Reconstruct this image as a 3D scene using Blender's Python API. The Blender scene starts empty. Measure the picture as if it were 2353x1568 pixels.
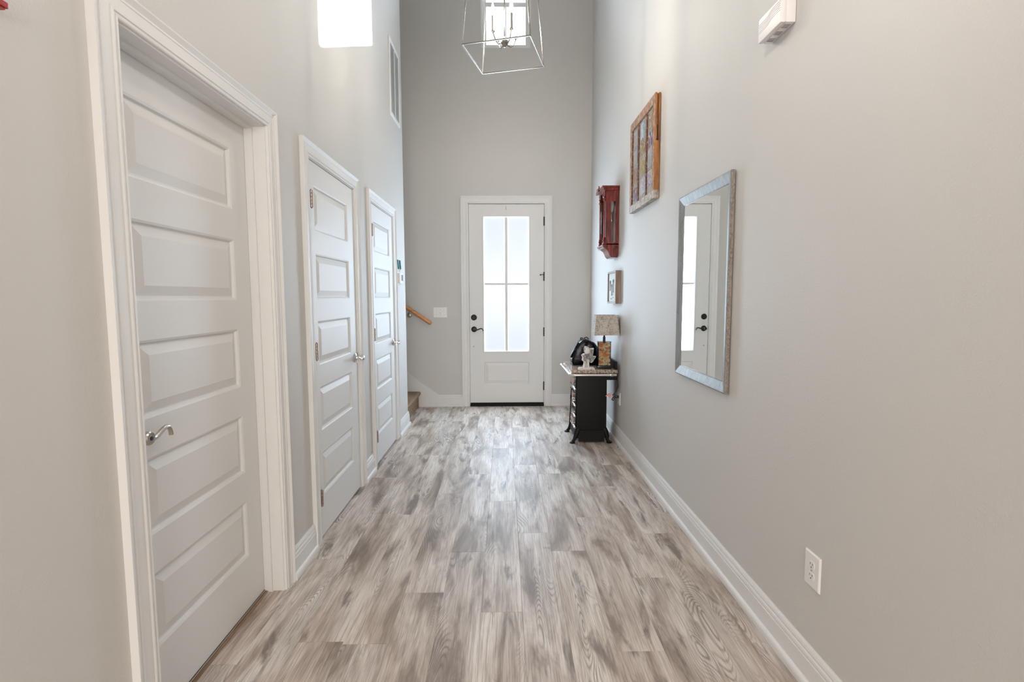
import bpy, bmesh, math, random
from mathutils import Vector, Matrix
random.seed(7)
SC = bpy.context.scene
COL = SC.collection
PI = math.pi

# ------------------------------------------------------------------ camera
PITCH, YAW, ROLL, CAMH = .0862, -.0155, -.0032, 1.3625
cam_d = bpy.data.cameras.new('camera'); cam_d.lens = 1180 / 2353 * 36; cam_d.sensor_width = 36
cam_d.sensor_fit = 'HORIZONTAL'; cam_d.clip_start = .02; cam_d.clip_end = 200
cam = bpy.data.objects.new('camera', cam_d); COL.objects.link(cam)
_r = Vector((math.cos(YAW), math.sin(YAW), 0)); _f0 = Vector((-math.sin(YAW), math.cos(YAW), 0)); _u0 = Vector((0, 0, 1))
_f = _f0 * math.cos(PITCH) - _u0 * math.sin(PITCH); _u = _u0 * math.cos(PITCH) + _f0 * math.sin(PITCH)
_R = _r * math.cos(ROLL) + _u * math.sin(ROLL); _U = -_r * math.sin(ROLL) + _u * math.cos(ROLL)
M = Matrix((_R, _U, -_f)).transposed().to_4x4(); M.translation = (0, 0, CAMH)
cam.matrix_world = M
SC.camera = cam

# ------------------------------------------------------------------ world, sun, exposure
w = bpy.data.worlds.new('world'); SC.world = w; w.use_nodes = True
bg = w.node_tree.nodes['Background']; bg.inputs[0].default_value = (.86, .93, 1, 1); bg.inputs[1].default_value = 3.2
vs = SC.view_settings
vs.view_transform = 'Standard'; vs.look = 'None'; vs.gamma = 1; vs.exposure = 0.27; vs.use_curve_mapping = False
try:
    SC.cycles.use_denoising = True
    SC.cycles.max_bounces = 10; SC.cycles.diffuse_bounces = 6; SC.cycles.glossy_bounces = 5
    SC.cycles.sample_clamp_indirect = 6.0; SC.cycles.transparent_max_bounces = 32
    SC.cycles.caustics_reflective = False; SC.cycles.caustics_refractive = False
except Exception: pass

def light(name, kind, loc, energy, color, size=.1, sizey=None, direction=None, spread=None):
    d = bpy.data.lights.new(name, kind); d.energy = energy; d.color = color
    if kind == 'AREA':
        d.shape = 'RECTANGLE'; d.size = size; d.size_y = sizey or size
        if spread: d.spread = spread
    elif kind == 'SUN': d.angle = size
    else: d.shadow_soft_size = size
    o = bpy.data.objects.new(name, d); COL.objects.link(o); o.location = loc
    if direction is not None: o.rotation_euler = Vector(direction).to_track_quat('-Z', 'Y').to_euler()
    return o
# low sun that shines through the small high window on to the wall with the doors
light('sun_offscreen', 'SUN', (3, 12, 8), 60, (.97, .985, 1), math.radians(.6), direction=(-.39, -1, -.467))
# added fill light, stand-in for an unseen window in the room behind the camera
light('fill_living_room_offscreen', 'AREA', (0, -4.5, 1.55), 195, (1, .94, .87), 3.4, 1.9, direction=(0, 1, .03))
# ceiling lamp overhead, the one that shades the door head, the lever and the chime box
light('ceiling_lamp_offscreen', 'POINT', (.25, 1.28, 2.70), 12, (1, .955, .91), .045)
# daylight diffused by the frosted glass of the front door
light('front_door_daylight', 'AREA', (.032, 6.3405, 1.5085), 49, (.66, .83, 1), .545, 1.635, direction=(0, -1, 0))
# sky light at the small high window
light('high_window_daylight', 'AREA', (.04, 6.47, 4.80), 21, (.72, .86, 1), .5, .95, direction=(-.35, -1, -.35))

# ------------------------------------------------------------------ materials
def mat(name): 
    m = bpy.data.materials.new(name); m.use_nodes = True
    return m, m.node_tree.nodes, m.node_tree.links, m.node_tree.nodes['Principled BSDF']
def setp(b, **k):
    for n, v in k.items():
        n = n.replace('_', ' ')
        if n in b.inputs:
            b.inputs[n].default_value = v
def rgb(c): return (c[0], c[1], c[2], 1)
def noise(N, L, vec, scale, detail=2, rough=.5, dist=0):
    n = N.new('ShaderNodeTexNoise'); n.inputs['Scale'].default_value = scale; n.inputs['Detail'].default_value = detail
    n.inputs['Roughness'].default_value = rough; n.inputs['Distortion'].default_value = dist
    if vec is not None: L.new(vec, n.inputs['Vector'])
    return n.outputs['Fac']
def mapping(N, L, vec, scale=(1, 1, 1), loc=(0, 0, 0), rot=(0, 0, 0)):
    n = N.new('ShaderNodeMapping'); n.inputs['Scale'].default_value = scale; n.inputs['Location'].default_value = loc; n.inputs['Rotation'].default_value = rot
    L.new(vec, n.inputs['Vector']); return n.outputs['Vector']
def ramp(N, L, fac, stops):
    n = N.new('ShaderNodeValToRGB'); e = n.color_ramp.elements
    while len(e) < len(stops): e.new(.5)
    for i, (p, c) in enumerate(stops): e[i].position = p; e[i].color = rgb(c) if len(c) == 3 else c
    L.new(fac, n.inputs['Fac']); return n.outputs['Color']
def mixc(N, L, fac, a, b, mode='MIX'):
    n = N.new('ShaderNodeMix'); n.data_type = 'RGBA'; n.blend_type = mode
    for s, v in ((0, fac), (6, a), (7, b)):
        if hasattr(v, 'is_linked') or hasattr(v, 'links'): L.new(v, n.inputs[s])
        else: n.inputs[s].default_value = v if s == 0 else rgb(v)
    return n.outputs[2]
def math_(N, L, op, a, b=None):
    n = N.new('ShaderNodeMath'); n.operation = op
    for i, v in enumerate((a, b)):
        if v is None: continue
        if hasattr(v, 'links'): L.new(v, n.inputs[i])
        else: n.inputs[i].default_value = v
    return n.outputs[0]
def bump(N, L, b, h, strength=.3, dist=.002):
    n = N.new('ShaderNodeBump'); n.inputs['Strength'].default_value = strength; n.inputs['Distance'].default_value = dist
    L.new(h, n.inputs['Height']); L.new(n.outputs['Normal'], b.inputs['Normal'])
def coords(N, kind='Object'): return N.new('ShaderNodeTexCoord').outputs[kind]
def simple(name, c, rough=.5, metal=0, spec=.5, coat=0, bumps=None, vary=None):
    m, N, L, b = mat(name); setp(b, Base_Color=rgb(c), Roughness=rough, Metallic=metal, Specular_IOR_Level=spec, Coat_Weight=coat)
    v = coords(N)
    if vary:
        f = noise(N, L, v, vary[0], 3)
        col = ramp(N, L, f, [(.3, tuple(x * (1 - vary[1]) for x in c)), (.7, tuple(min(1, x * (1 + vary[1])) for x in c))])
        L.new(col, b.inputs['Base Color'])
    if bumps: bump(N, L, b, noise(N, L, v, bumps[0], 2), bumps[1], bumps[2])
    return m
MAT = {}
MAT['wall'] = simple('greige_wall_paint', (.59, .574, .552), .6, spec=.25, bumps=(170, .5, .002))
MAT['ceiling'] = simple('white_ceiling_paint', (.82, .81, .79), .8, bumps=(160, .2, .001))
MAT['trim'] = simple('white_trim_paint', (.73, .722, .712), .5, spec=.3, vary=(6, .012))
MAT['door'] = simple('white_door_paint', (.715, .71, .70), .5, spec=.3, bumps=(60, .04, .001))
MAT['plastic'] = simple('white_plastic', (.78, .775, .76), .35)
MAT['offwhite'] = simple('offwhite_plastic', (.74, .71, .70), .42)
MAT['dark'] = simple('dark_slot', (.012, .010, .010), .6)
MAT['black_metal'] = simple('black_bronze_hardware', (.006, .006, .006), .4, 0, .3)
MAT['muntin'] = simple('grey_glazing_bar', (.50, .515, .52), .4)
MAT['nickel'] = simple('satin_nickel', (.55, .50, .45), .26, 1.0)
MAT['hinge'] = simple('bronzed_nickel_hinge', (.42, .34, .29), .34, 1.0)
MAT['chrome'] = simple('polished_nickel', (.72, .70, .68), .12, 1.0)
MAT['lantern'] = simple('lantern_polished_nickel', (.36, .335, .31), .24, 1.0)
MAT['sill'] = simple('black_door_sill', (.006, .006, .006), .6, spec=.2)
MAT['mirror'] = simple('mirror_glass', (.90, .92, .91), .0, 1.0)
MAT['carpet'] = None

def m_floor():
    m, N, L, b = mat('grey_oak_vinyl_plank')
    v = coords(N)
    oi = N.new('ShaderNodeObjectInfo')
    rnd = oi.outputs['Random']
    comb = N.new('ShaderNodeCombineXYZ'); L.new(math_(N, L, 'MULTIPLY', rnd, 53.0), comb.inputs[0]); L.new(math_(N, L, 'MULTIPLY', rnd, 91.7), comb.inputs[1]); L.new(math_(N, L, 'MULTIPLY', rnd, 17.3), comb.inputs[2])
    add = N.new('ShaderNodeVectorMath'); add.operation = 'ADD'; L.new(v, add.inputs[0]); L.new(comb.outputs[0], add.inputs[1])
    V = add.outputs[0]
    big = noise(N, L, mapping(N, L, V, (8.5, 1.7, 1)), 1.0, 4, .58, .5)
    patch = noise(N, L, mapping(N, L, V, (13, 2.6, 1), (3, 7, 0)), 1.0, 4, .6, .5)
    grain = noise(N, L, mapping(N, L, V, (210, 4.5, 1)), 1.0, 4, .66, .25)
    fine = noise(N, L, mapping(N, L, V, (520, 14, 1)), 1.0, 2, .6)
    # cathedral rings: contour lines of a stretched noise field
    field = noise(N, L, mapping(N, L, V, (7.0, 1.25, 1), (11, 2, 5)), 1.0, 1, .4, .25)
    rings = math_(N, L, 'SINE', math_(N, L, 'MULTIPLY', field, 300.0))
    rings = math_(N, L, 'MULTIPLY_ADD', rings, .5); rings.node.inputs[2].default_value = .5
    rmask = ramp(N, L, noise(N, L, mapping(N, L, V, (6, 1.6, 1), (31, 12, 8)), 1.0, 2), [(.53, (0, 0, 0)), (.66, (1, 1, 1))])
    base = ramp(N, L, big, [(.28, (.125, .082, .058)), (.37, (.28, .205, .155)), (.455, (.475, .39, .325)), (.55, (.65, .575, .51)), (.72, (.77, .715, .66))])
    tint = ramp(N, L, rnd, [(0, (.93, .905, .885)), (.35, (1.0, .98, .965)), (.7, (.96, .96, .975)), (1, (1.04, 1.015, .98))])
    c = mixc(N, L, 1.0, base, tint, 'MULTIPLY')
    c = mixc(N, L, ramp(N, L, patch, [(.57, (0, 0, 0)), (.68, (.92, .92, .92))]), c, (.125, .085, .062))
    c = mixc(N, L, math_(N, L, 'MULTIPLY', ramp(N, L, grain, [(.40, (1, 1, 1)), (.54, (0, 0, 0))]), .50), c, (.16, .115, .088))
    c = mixc(N, L, math_(N, L, 'MULTIPLY', math_(N, L, 'MULTIPLY', math_(N, L, 'POWER', rings, 2.5), rmask), .75), c, (.10, .07, .05))
    c = mixc(N, L, math_(N, L, 'MULTIPLY', fine, .16), c, (.74, .70, .66))
    L.new(c, b.inputs['Base Color'])
    rr = ramp(N, L, grain, [(.3, (.60, .60, .60)), (.7, (.46, .46, .46))]); L.new(rr, b.inputs['Roughness'])
    setp(b, Specular_IOR_Level=.65)
    hsum = math_(N, L, 'ADD', grain, math_(N, L, 'MULTIPLY', fine, .6))
    bump(N, L, b, hsum, .22, .0012)
    return m
MAT['floor'] = m_floor()

def m_carpet():
    m, N, L, b = mat('brown_speckled_carpet'); v = coords(N)
    f = noise(N, L, v, 130, 3, .75); c = ramp(N, L, f, [(.34, (.12, .070, .038)), (.46, (.31, .205, .125)), (.58, (.50, .37, .26)), (.70, (.66, .54, .42))])
    L.new(c, b.inputs['Base Color']); setp(b, Roughness=.95, Specular_IOR_Level=.1)
    bump(N, L, b, noise(N, L, v, 150, 3, .75), 1.0, .012)
    return m
MAT['carpet'] = m_carpet()

def m_wood(name, c1, c2, c3, axis='Z', rough=.38, sc=1.0, coat=0):
    m, N, L, b = mat(name); v = coords(N)
    s = {'X': (4, 45, 45), 'Y': (45, 4, 45), 'Z': (45, 45, 4)}[axis]
    f = noise(N, L, mapping(N, L, v, tuple(x * sc for x in s)), 1, 4, .6, .6)
    L.new(ramp(N, L, f, [(.3, c1), (.5, c2), (.72, c3)]), b.inputs['Base Color']); setp(b, Roughness=rough, Coat_Weight=coat, Coat_Roughness=.2)
    bump(N, L, b, f, .15, .001)
    return m
MAT['clock'] = m_wood('red_mahogany', (.008, .002, .0015), (.12, .008, .004), (.40, .036, .010), 'Z', .22, sc=1.7, coat=.3)
MAT['handrail'] = m_wood('honey_oak_rail', (.36, .13, .035), (.54, .22, .07), (.64, .30, .11), 'X', .28, coat=.3)
MAT['threshold'] = m_wood('brown_threshold_strip', (.14, .075, .035), (.26, .16, .09), (.38, .27, .18), 'Y', .4)
MAT['sf_wood'] = m_wood('weathered_grey_brown_wood', (.13, .085, .06), (.24, .17, .13), (.36, .28, .23), 'Z', .6)
MAT['sf_front'] = m_wood('pale_grey_washed_wood', (.36, .34, .33), (.50, .49, .48), (.60, .59, .58), 'Z', .5)

def m_worn(name, wood, paint, th=(.52, .58), rough=.6, sc=26, stretch=(1, 1, .35)):
    m, N, L, b = mat(name); v = coords(N)
    f = noise(N, L, mapping(N, L, v, stretch), sc, 5, .7, .3); g = noise(N, L, mapping(N, L, v, (60, 60, 6)), 1, 3, .6)
    wd = ramp(N, L, g, [(.3, tuple(x * .45 for x in wood)), (.55, wood), (.75, tuple(min(1, x * 1.6) for x in wood))])
    L.new(mixc(N, L, ramp(N, L, f, [(th[0], (0, 0, 0)), (th[1], (1, 1, 1))]), wd, paint), b.inputs['Base Color']); setp(b, Roughness=rough)
    bump(N, L, b, f, .5, .002)
    return m
MAT['sash_stile'] = m_worn('worn_tan_sash_wood', (.27, .13, .07), (.47, .34, .24), (.44, .6), sc=45, stretch=(1, 1, .5))
MAT['sash_muntin'] = m_worn('flaking_red_brown_paint', (.13, .035, .018), (.45, .34, .25), (.55, .62), sc=75, stretch=(1, 1, .8))
MAT['sash_edge'] = m_worn('orange_pine_edge', (.40, .155, .04), (.24, .10, .05), (.58, .66), sc=14)
MAT['sash_sill'] = m_worn('grey_weathered_sill', (.33, .26, .20), (.50, .45, .40), (.42, .6), sc=40, stretch=(1, .5, 1))
MAT['mirror_frame'] = m_worn('brushed_pewter_frame', (.235, .24, .24), (.275, .29, .295), (.30, .75), .42, 90, (1, 1, 1))
MAT['mirror_side'] = m_worn('distressed_taupe_edge', (.20, .16, .13), (.31, .27, .24), (.42, .62), .5, 120, (1, 1, .6))
MAT['barnboard'] = m_worn('grey_barn_board', (.30, .27, .23), (.46, .43, .38), (.45, .6), .8, 12, (1, 1, .12))
MAT['whitewash'] = m_worn('whitewashed_wood', (.33, .29, .25), (.72, .69, .66), (.36, .5), .7, 34)
MAT['texas_front'] = m_worn('pewter_grey_hammered', (.13, .12, .11), (.34, .325, .31), (.45, .62), .5, 70)

def m_granite():
    m, N, L, b = mat('brown_granite'); v = coords(N)
    f = noise(N, L, v, 130, 3, .7); f2 = noise(N, L, v, 60, 2, .6)
    c = ramp(N, L, f, [(.36, (.06, .035, .025)), (.46, (.26, .17, .115)), (.54, (.50, .42, .35)), (.66, (.66, .60, .54))])
    c = mixc(N, L, ramp(N, L, f2, [(.55, (0, 0, 0)), (.68, (.7, .7, .7))]), c, (.30, .17, .09))
    L.new(c, b.inputs['Base Color']); setp(b, Roughness=.22)
    return m
MAT['granite'] = m_granite()
MAT['iron'] = simple('black_enamelled_iron', (.006, .006, .0065), .5, 0, .2, bumps=(90, .06, .001))
MAT['iron_gloss'] = simple('glossy_black_enamel', (.006, .006, .008), .16, 0, .5)
MAT['rail'] = simple('white_nickel_rail', (.72, .68, .65), .22, .75)
MAT['mica'] = simple('orange_mica_window', (.36, .11, .03), .15, 0, .6)
MAT['leather'] = simple('black_leather', (.002, .002, .0035), .22, 0, .22, bumps=(30, .35, .005))
MAT['webbing'] = simple('black_webbing', (.012, .012, .013), .6)
MAT['stitch'] = simple('grey_piping', (.20, .21, .23), .4)
MAT['print'] = simple('white_printed_mark', (.45, .46, .48), .5)
MAT['cable'] = simple('black_rubber_cable', (.008, .008, .008), .4)
MAT['pink'] = simple('pink_plastic', (.72, .33, .27), .5)
MAT['teal'] = simple('teal_fabric', (.012, .165, .19), .5, vary=(60, .5))
MAT['brass'] = simple('aged_brass', (.62, .45, .22), .25, 1)
MAT['dial'] = simple('ivory_dial', (.72, .68, .58), .4)
MAT['paper'] = simple('pale_grey_paper', (.60, .62, .60), .8)
MAT['ink'] = simple('grey_ink', (.20, .21, .21), .7)
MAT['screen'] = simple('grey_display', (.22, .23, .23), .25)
MAT['ventgrey'] = simple('grey_vent_shade', (.52, .50, .48), .8)  # vent backing: shade between the louvres put into its grey
MAT['redwood'] = simple('red_lacquer_edge', (.30, .012, .014), .3)
MAT['sleeve'] = simple('nickel_candle_sleeve', (.42, .41, .40), .4, .3)

def m_glass(name, tint=(1, 1, 1), gloss=.08):
    m, N, L, b = mat(name); N.remove(b); out = N['Material Output']
    t = N.new('ShaderNodeBsdfTransparent'); t.inputs[0].default_value = rgb(tint)
    g = N.new('ShaderNodeBsdfGlossy'); g.inputs['Roughness'].default_value = .02
    mx = N.new('ShaderNodeMixShader'); fr = N.new('ShaderNodeFresnel'); fr.inputs[0].default_value = 1.45
    L.new(fr.outputs[0], mx.inputs[0]); L.new(t.outputs[0], mx.inputs[1]); L.new(g.outputs[0], mx.inputs[2]); L.new(mx.outputs[0], out.inputs[0])
    return m
MAT['glass'] = m_glass('clear_glass'); MAT['glass_vase'] = m_glass('clear_vase_glass', (.96, .98, .98))
def m_emit(name, c, s):
    m, N, L, b = mat(name); setp(b, Base_Color=rgb(c), Roughness=.25, Emission_Color=rgb(c), Emission_Strength=s); return m
MAT['frost'] = m_emit('frosted_daylit_glass', (.82, .90, .985), .68)
MAT['frost'].node_tree.nodes['Principled BSDF'].inputs['Base Color'].default_value = (.10, .11, .12, 1)
MAT['bulb'] = m_emit('candle_bulb_glow', (1, .90, .76), 410)

def m_script():
    m, N, L, b = mat('linen_with_script_print'); v = coords(N)
    lines = noise(N, L, mapping(N, L, v, (120, 120, 260)), 1, 3, .7, 1.0)
    blot = noise(N, L, v, 14, 2); weave = noise(N, L, v, 600, 2)
    ink = math_(N, L, 'MULTIPLY', ramp(N, L, lines, [(.53, (0, 0, 0)), (.56, (1, 1, 1))]), ramp(N, L, blot, [(.36, (.35, .35, .35)), (.5, (1, 1, 1))]))
    base = ramp(N, L, weave, [(.3, (.50, .45, .395)), (.7, (.60, .555, .495))])
    L.new(mixc(N, L, math_(N, L, 'MULTIPLY', ink, .95), base, (.03, .025, .02)), b.inputs['Base Color']); setp(b, Roughness=.85, Specular_IOR_Level=.2)
    return m
MAT['script'] = m_script()
def m_cork(i, c):
    return simple('cork_%d' % i, c, .8, vary=(120, .28), bumps=(240, .3, .001))
CORKS = [m_cork(i, c) for i, c in enumerate([(.74, .40, .15), (.82, .54, .26), (.62, .26, .08), (.74, .17, .02), (.84, .60, .34)])]
PHOTO = [(.12, .30, .07), (.03, .10, .52), (.50, .24, .17), (.62, .60, .56), (.10, .28, .50), (.06, .05, .05), (.56, .40, .12), (.45, .13, .12), (.16, .34, .40), (.38, .30, .26)]
def m_photo(i):
    a, b_, c_ = PHOTO[i % 10], PHOTO[(i * 3 + 2) % 10], PHOTO[(i * 7 + 5) % 10]
    m, N, L, b = mat('photo_print_%d' % i); v = coords(N)
    f = noise(N, L, mapping(N, L, v, (1, 1, .7), (i * 3.1, i * 1.7, 0)), 38, 4, .6, .15)
    L.new(ramp(N, L, f, [(.38, a), (.46, b_), (.56, c_), (.64, (.58, .52, .48))]), b.inputs['Base Color']); setp(b, Roughness=.3)
    return m

# ------------------------------------------------------------------ mesh helpers
def smooth(pts, n=5):
    P = [Vector(p) for p in pts]; out = []
    for i in range(len(P) - 1):
        a, b, c, d = P[max(i - 1, 0)], P[i], P[i + 1], P[min(i + 2, len(P) - 1)]
        for k in range(n):
            t = k / n
            out.append(.5 * ((2 * b) + (c - a) * t + (2 * a - 5 * b + 4 * c - d) * t * t + (3 * b - a - 3 * c + d) * t ** 3))
    return out + [P[-1]]
class MB:
    def __init__(s, xf=None): s.v = []; s.f = []; s.xf = xf
    def add(s, vs, fs):
        o = len(s.v); s.v += [tuple(p) for p in vs]; s.f += [tuple(i + o for i in f) for f in fs]; return s
    def box(s, a, b, ch=0):
        x0, y0, z0 = (min(a[i], b[i]) for i in range(3)); x1, y1, z1 = (max(a[i], b[i]) for i in range(3))
        if ch <= 0:
            return s.add([(x0, y0, z0), (x1, y0, z0), (x1, y1, z0), (x0, y1, z0), (x0, y0, z1), (x1, y0, z1), (x1, y1, z1), (x0, y1, z1)],
                         [(0, 3, 2, 1), (4, 5, 6, 7), (0, 1, 5, 4), (1, 2, 6, 5), (2, 3, 7, 6), (3, 0, 4, 7)])
        bm = bmesh.new(); bmesh.ops.create_cube(bm, size=1)
        for v in bm.verts: v.co = Vector(((x0 + x1) / 2 + v.co.x * (x1 - x0), (y0 + y1) / 2 + v.co.y * (y1 - y0), (z0 + z1) / 2 + v.co.z * (z1 - z0)))
        bmesh.ops.bevel(bm, geom=bm.edges[:], offset=ch, segments=2, profile=.7, affect='EDGES')
        bm.verts.index_update()
        s.add([v.co[:] for v in bm.verts], [[v.index for v in f.verts] for f in bm.faces]); bm.free(); return s
    def tube(s, pts, r, n=10, cap=True):
        pts = [Vector(p) for p in pts]; rs = r if isinstance(r, (list, tuple)) else [r] * len(pts)
        up = None; rings = []
        for i, p in enumerate(pts):
            t = (pts[min(i + 1, len(pts) - 1)] - pts[max(i - 1, 0)]).normalized()
            if up is None:
                up = Vector((0, 0, 1)) if abs(t.z) < .9 else Vector((1, 0, 0))
            a = t.cross(up)
            if a.length < 1e-6: a = t.cross(Vector((0, 1, 0)))
            a.normalize(); b = a.cross(t).normalized(); up = b
            rings.append([p + a * math.cos(2 * PI * k / n) * rs[i] + b * math.sin(2 * PI * k / n) * rs[i] for k in range(n)])
        vs = [q for R_ in rings for q in R_]; fs = []
        for i in range(len(pts) - 1):
            for k in range(n):
                fs.append((i * n + k, i * n + (k + 1) % n, (i + 1) * n + (k + 1) % n, (i + 1) * n + k))
        if cap: fs += [tuple(range(n))[::-1], tuple((len(pts) - 1) * n + k for k in range(n))]
        return s.add(vs, fs)
    def lathe(s, prof, c, axis='Z', n=20):
        # prof: list of (radius, height along axis)
        vs = []; fs = []; ax = 'XYZ'.index(axis); o = [(1, 2), (2, 0), (0, 1)][ax]
        for r, h in prof:
            for k in range(n):
                p = [0, 0, 0]; p[ax] = h; p[o[0]] = r * math.cos(2 * PI * k / n); p[o[1]] = r * math.sin(2 * PI * k / n)
                vs.append((p[0] + c[0], p[1] + c[1], p[2] + c[2]))
        for i in range(len(prof) - 1):
            for k in range(n): fs.append((i * n + k, i * n + (k + 1) % n, (i + 1) * n + (k + 1) % n, (i + 1) * n + k))
        fs += [tuple(range(n))[::-1], tuple((len(prof) - 1) * n + k for k in range(n))]
        return s.add(vs, fs)
    def prism(s, poly, fn, d0, d1, ch=0):
        # poly in 2D, fn(a,b,d)->3D ; extruded from d0 to d1
        n = len(poly)
        vs = [fn(a, b, d0) for a, b in poly] + [fn(a, b, d1) for a, b in poly]
        return s.add(vs, [tuple(range(n))[::-1], tuple(range(n, 2 * n))] + [(i, (i + 1) % n, n + (i + 1) % n, n + i) for i in range(n)])
    def build(s, name, m, parent=None, smooth=False, origin=None):
        me = bpy.data.meshes.new(name)
        org = Vector(origin) if origin is not None else Vector((0, 0, 0))
        me.from_pydata([tuple(Vector(p) - org) for p in s.v], [], s.f)
        bm = bmesh.new(); bm.from_mesh(me); bmesh.ops.recalc_face_normals(bm, faces=bm.faces[:]); bm.to_mesh(me); bm.free()
        if smooth:
            for p in me.polygons: p.use_smooth = True
            try: me.set_sharp_from_angle(angle=math.radians(38))
            except Exception: pass
        me.materials.append(MAT[m] if isinstance(m, str) else m)
        o = bpy.data.objects.new(name, me); COL.objects.link(o); o.location = org
        if parent is not None: setparent(o, parent)
        return o
def setparent(o, p):
    bpy.context.view_layer.update()
    o.parent = p
    o.matrix_parent_inverse = Matrix.Identity(4)
    pl = Vector((0, 0, 0)); q = p
    while q is not None: pl += q.location; q = q.parent
    o.location = o.location - pl
def thing(name, loc, label, cat, group=None):
    o = bpy.data.objects.new(name, None); o.empty_display_size = .05; COL.objects.link(o); o.location = loc
    return tag(o, label, cat, group)
def tag(o, label, cat, group=None):
    o['label'] = label; o['category'] = cat
    if group: o['group'] = group
    return o
def struct(o, label=None):
    o['kind'] = 'structure'
    if label: o['label'] = label
    return o
B = lambda a, b, ch=0: MB().box(a, b, ch)

# ------------------------------------------------------------------ room shell
XL, XR, YB, YLE, CE, LOWC = -1.0305, 1.0635, 6.327, 5.415, 5.55, 2.80
YLOW = 1.90
DOORS = {1: dict(o=(1.349, 2.385), op=(1.455, 2.303)), 2: dict(o=(2.684, 3.687), op=(2.789, 3.607)), 3: dict(o=(3.951, 4.919), op=(4.053, 4.829))}
ZC, ZOP = 2.178, 2.096
# subfloor and vinyl planks
sub = B((-4.2, -4.6, -.12), (3.2, 6.6, -.006)).build('floor', simple('subfloor_grey', (.33, .29, .25), .5)); struct(sub, 'grey oak plank floor running down the entrance hall')
PW, PL = .1795, 1.2085
seam = {-6: 1.817, -5: 2.59, -4: 1.938, -3: 3.13, -2: 2.27, -1: 2.647, 0: 3.326, 1: 2.862, 2: 2.648, 3: 3.068, 4: 2.375, 5: 2.841, 6: 1.90}
_cache = {}
def plank(x0, x1, y0, y1):
    w_, l_ = x1 - x0, y1 - y0; key = (round(w_, 4), round(l_, 4))
    if key not in _cache:
        e, t = .0009, .0006; a, b = w_ / 2, l_ / 2
        mb = MB(); mb.add([(-a, -b, -.006), (a, -b, -.006), (a, b, -.006), (-a, b, -.006), (-a, -b, -t), (a, -b, -t), (a, b, -t), (-a, b, -t), (-a + e, -b + e, 0), (a - e, -b + e, 0), (a - e, b - e, 0), (-a + e, b - e, 0)],
               [(0, 1, 5, 4), (1, 2, 6, 5), (2, 3, 7, 6), (3, 0, 4, 7), (4, 5, 9, 8), (5, 6, 10, 9), (6, 7, 11, 10), (7, 4, 8, 11), (8, 9, 10, 11)])
        o = mb.build('plank', 'floor'); _cache[key] = o.data
    else:
        o = bpy.data.objects.new('plank', _cache[key]); COL.objects.link(o)
    o.location = ((x0 + x1) / 2, (y0 + y1) / 2, 0)
    o.parent = sub
for k in range(-6, 7):
    x0 = -.1045 + PW * k; x1 = x0 + PW - .0002
    if k == 6: x1 = XR + .0
    if k == -6: x0 = -1.165
    s0 = seam[k]
    while s0 > .2: s0 -= PL
    y = s0
    while y < YB:
        y0, y1 = max(y, -.35), min(y + PL - .0002, YB)
        if y1 - y0 > .02: plank(x0, x1, y0, y1)
        y += PL
# walls
mb = MB()
ys = [.3, 1.455 - .016, 2.303 + .016, 2.789 - .016, 3.607 + .016, 4.053 - .016, 4.829 + .016, YLE]
for i in range(0, 8, 2): mb.box((XL - .125, ys[i], 0), (XL, ys[i + 1], CE))
for i in (1, 3, 5): mb.box((XL - .125, ys[i], ZOP + .016), (XL, ys[i + 1], CE))
mb.box((-4.0, YLE - .12, 0), (XL - .125, YLE, CE))
struct(mb.build('wall_left', 'wall'), 'greige wall with the three white panelled doors')
struct(B((XR, .3, 0), (XR + .12, YB + .12, CE)).build('wall_right', 'wall'), 'long greige wall with the mirror and pictures')
mb = MB(); dx0, dx1, dz = -.437, .507, 2.505; wx0, wx1, wz0, wz1 = -.252, .332, 4.285, 5.32
mb.box((-4.0, YB, 0), (dx0, YB + .12, CE)); mb.box((dx1, YB, 0), (XR, YB + .12, CE)); mb.box((dx0, YB, dz), (dx1, YB + .12, wz0))
mb.box((dx0, YB, wz0), (wx0, YB + .12, CE)); mb.box((wx1, YB, wz0), (dx1, YB + .12, CE)); mb.box((wx0, YB, wz1), (wx1, YB + .12, CE))
struct(mb.build('wall_back', 'wall'), 'greige end wall around the front door')
struct(B((-4.12, YLOW, CE), (XR + .12, YB + .12, CE + .1)).build('ceiling', 'ceiling'))
struct(B((-4.12, -4.6, LOWC), (3.12, YLOW, LOWC + .15)).build('ceiling', 'ceiling'))
struct(B((-4.12, YLOW - .12, LOWC + .15), (XR + .12, YLOW, CE)).build('wall_upper', 'wall'))
struct(B((-4.12, .3, 0), (-4.0, YB + .12, CE)).build('wall_far_left', 'wall'))
# living room behind the camera
struct(B((-4.12, .2, 0), (XL - .125, .3, LOWC)).build('wall_front_left', 'wall')); struct(B((XR + .12, .2, 0), (3.12, .3, LOWC)).build('wall_front_right', 'wall'))
struct(B((-3.12, -4.6, 0), (-3.0, .2, LOWC)).build('wall_living_left', 'wall')); struct(B((3.0, -4.6, 0), (3.12, .2, LOWC)).build('wall_living_right', 'wall'))
struct(B((-3.12, -4.72, 0), (3.12, -4.6, LOWC)).build('wall_living_back', 'wall'))

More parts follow.
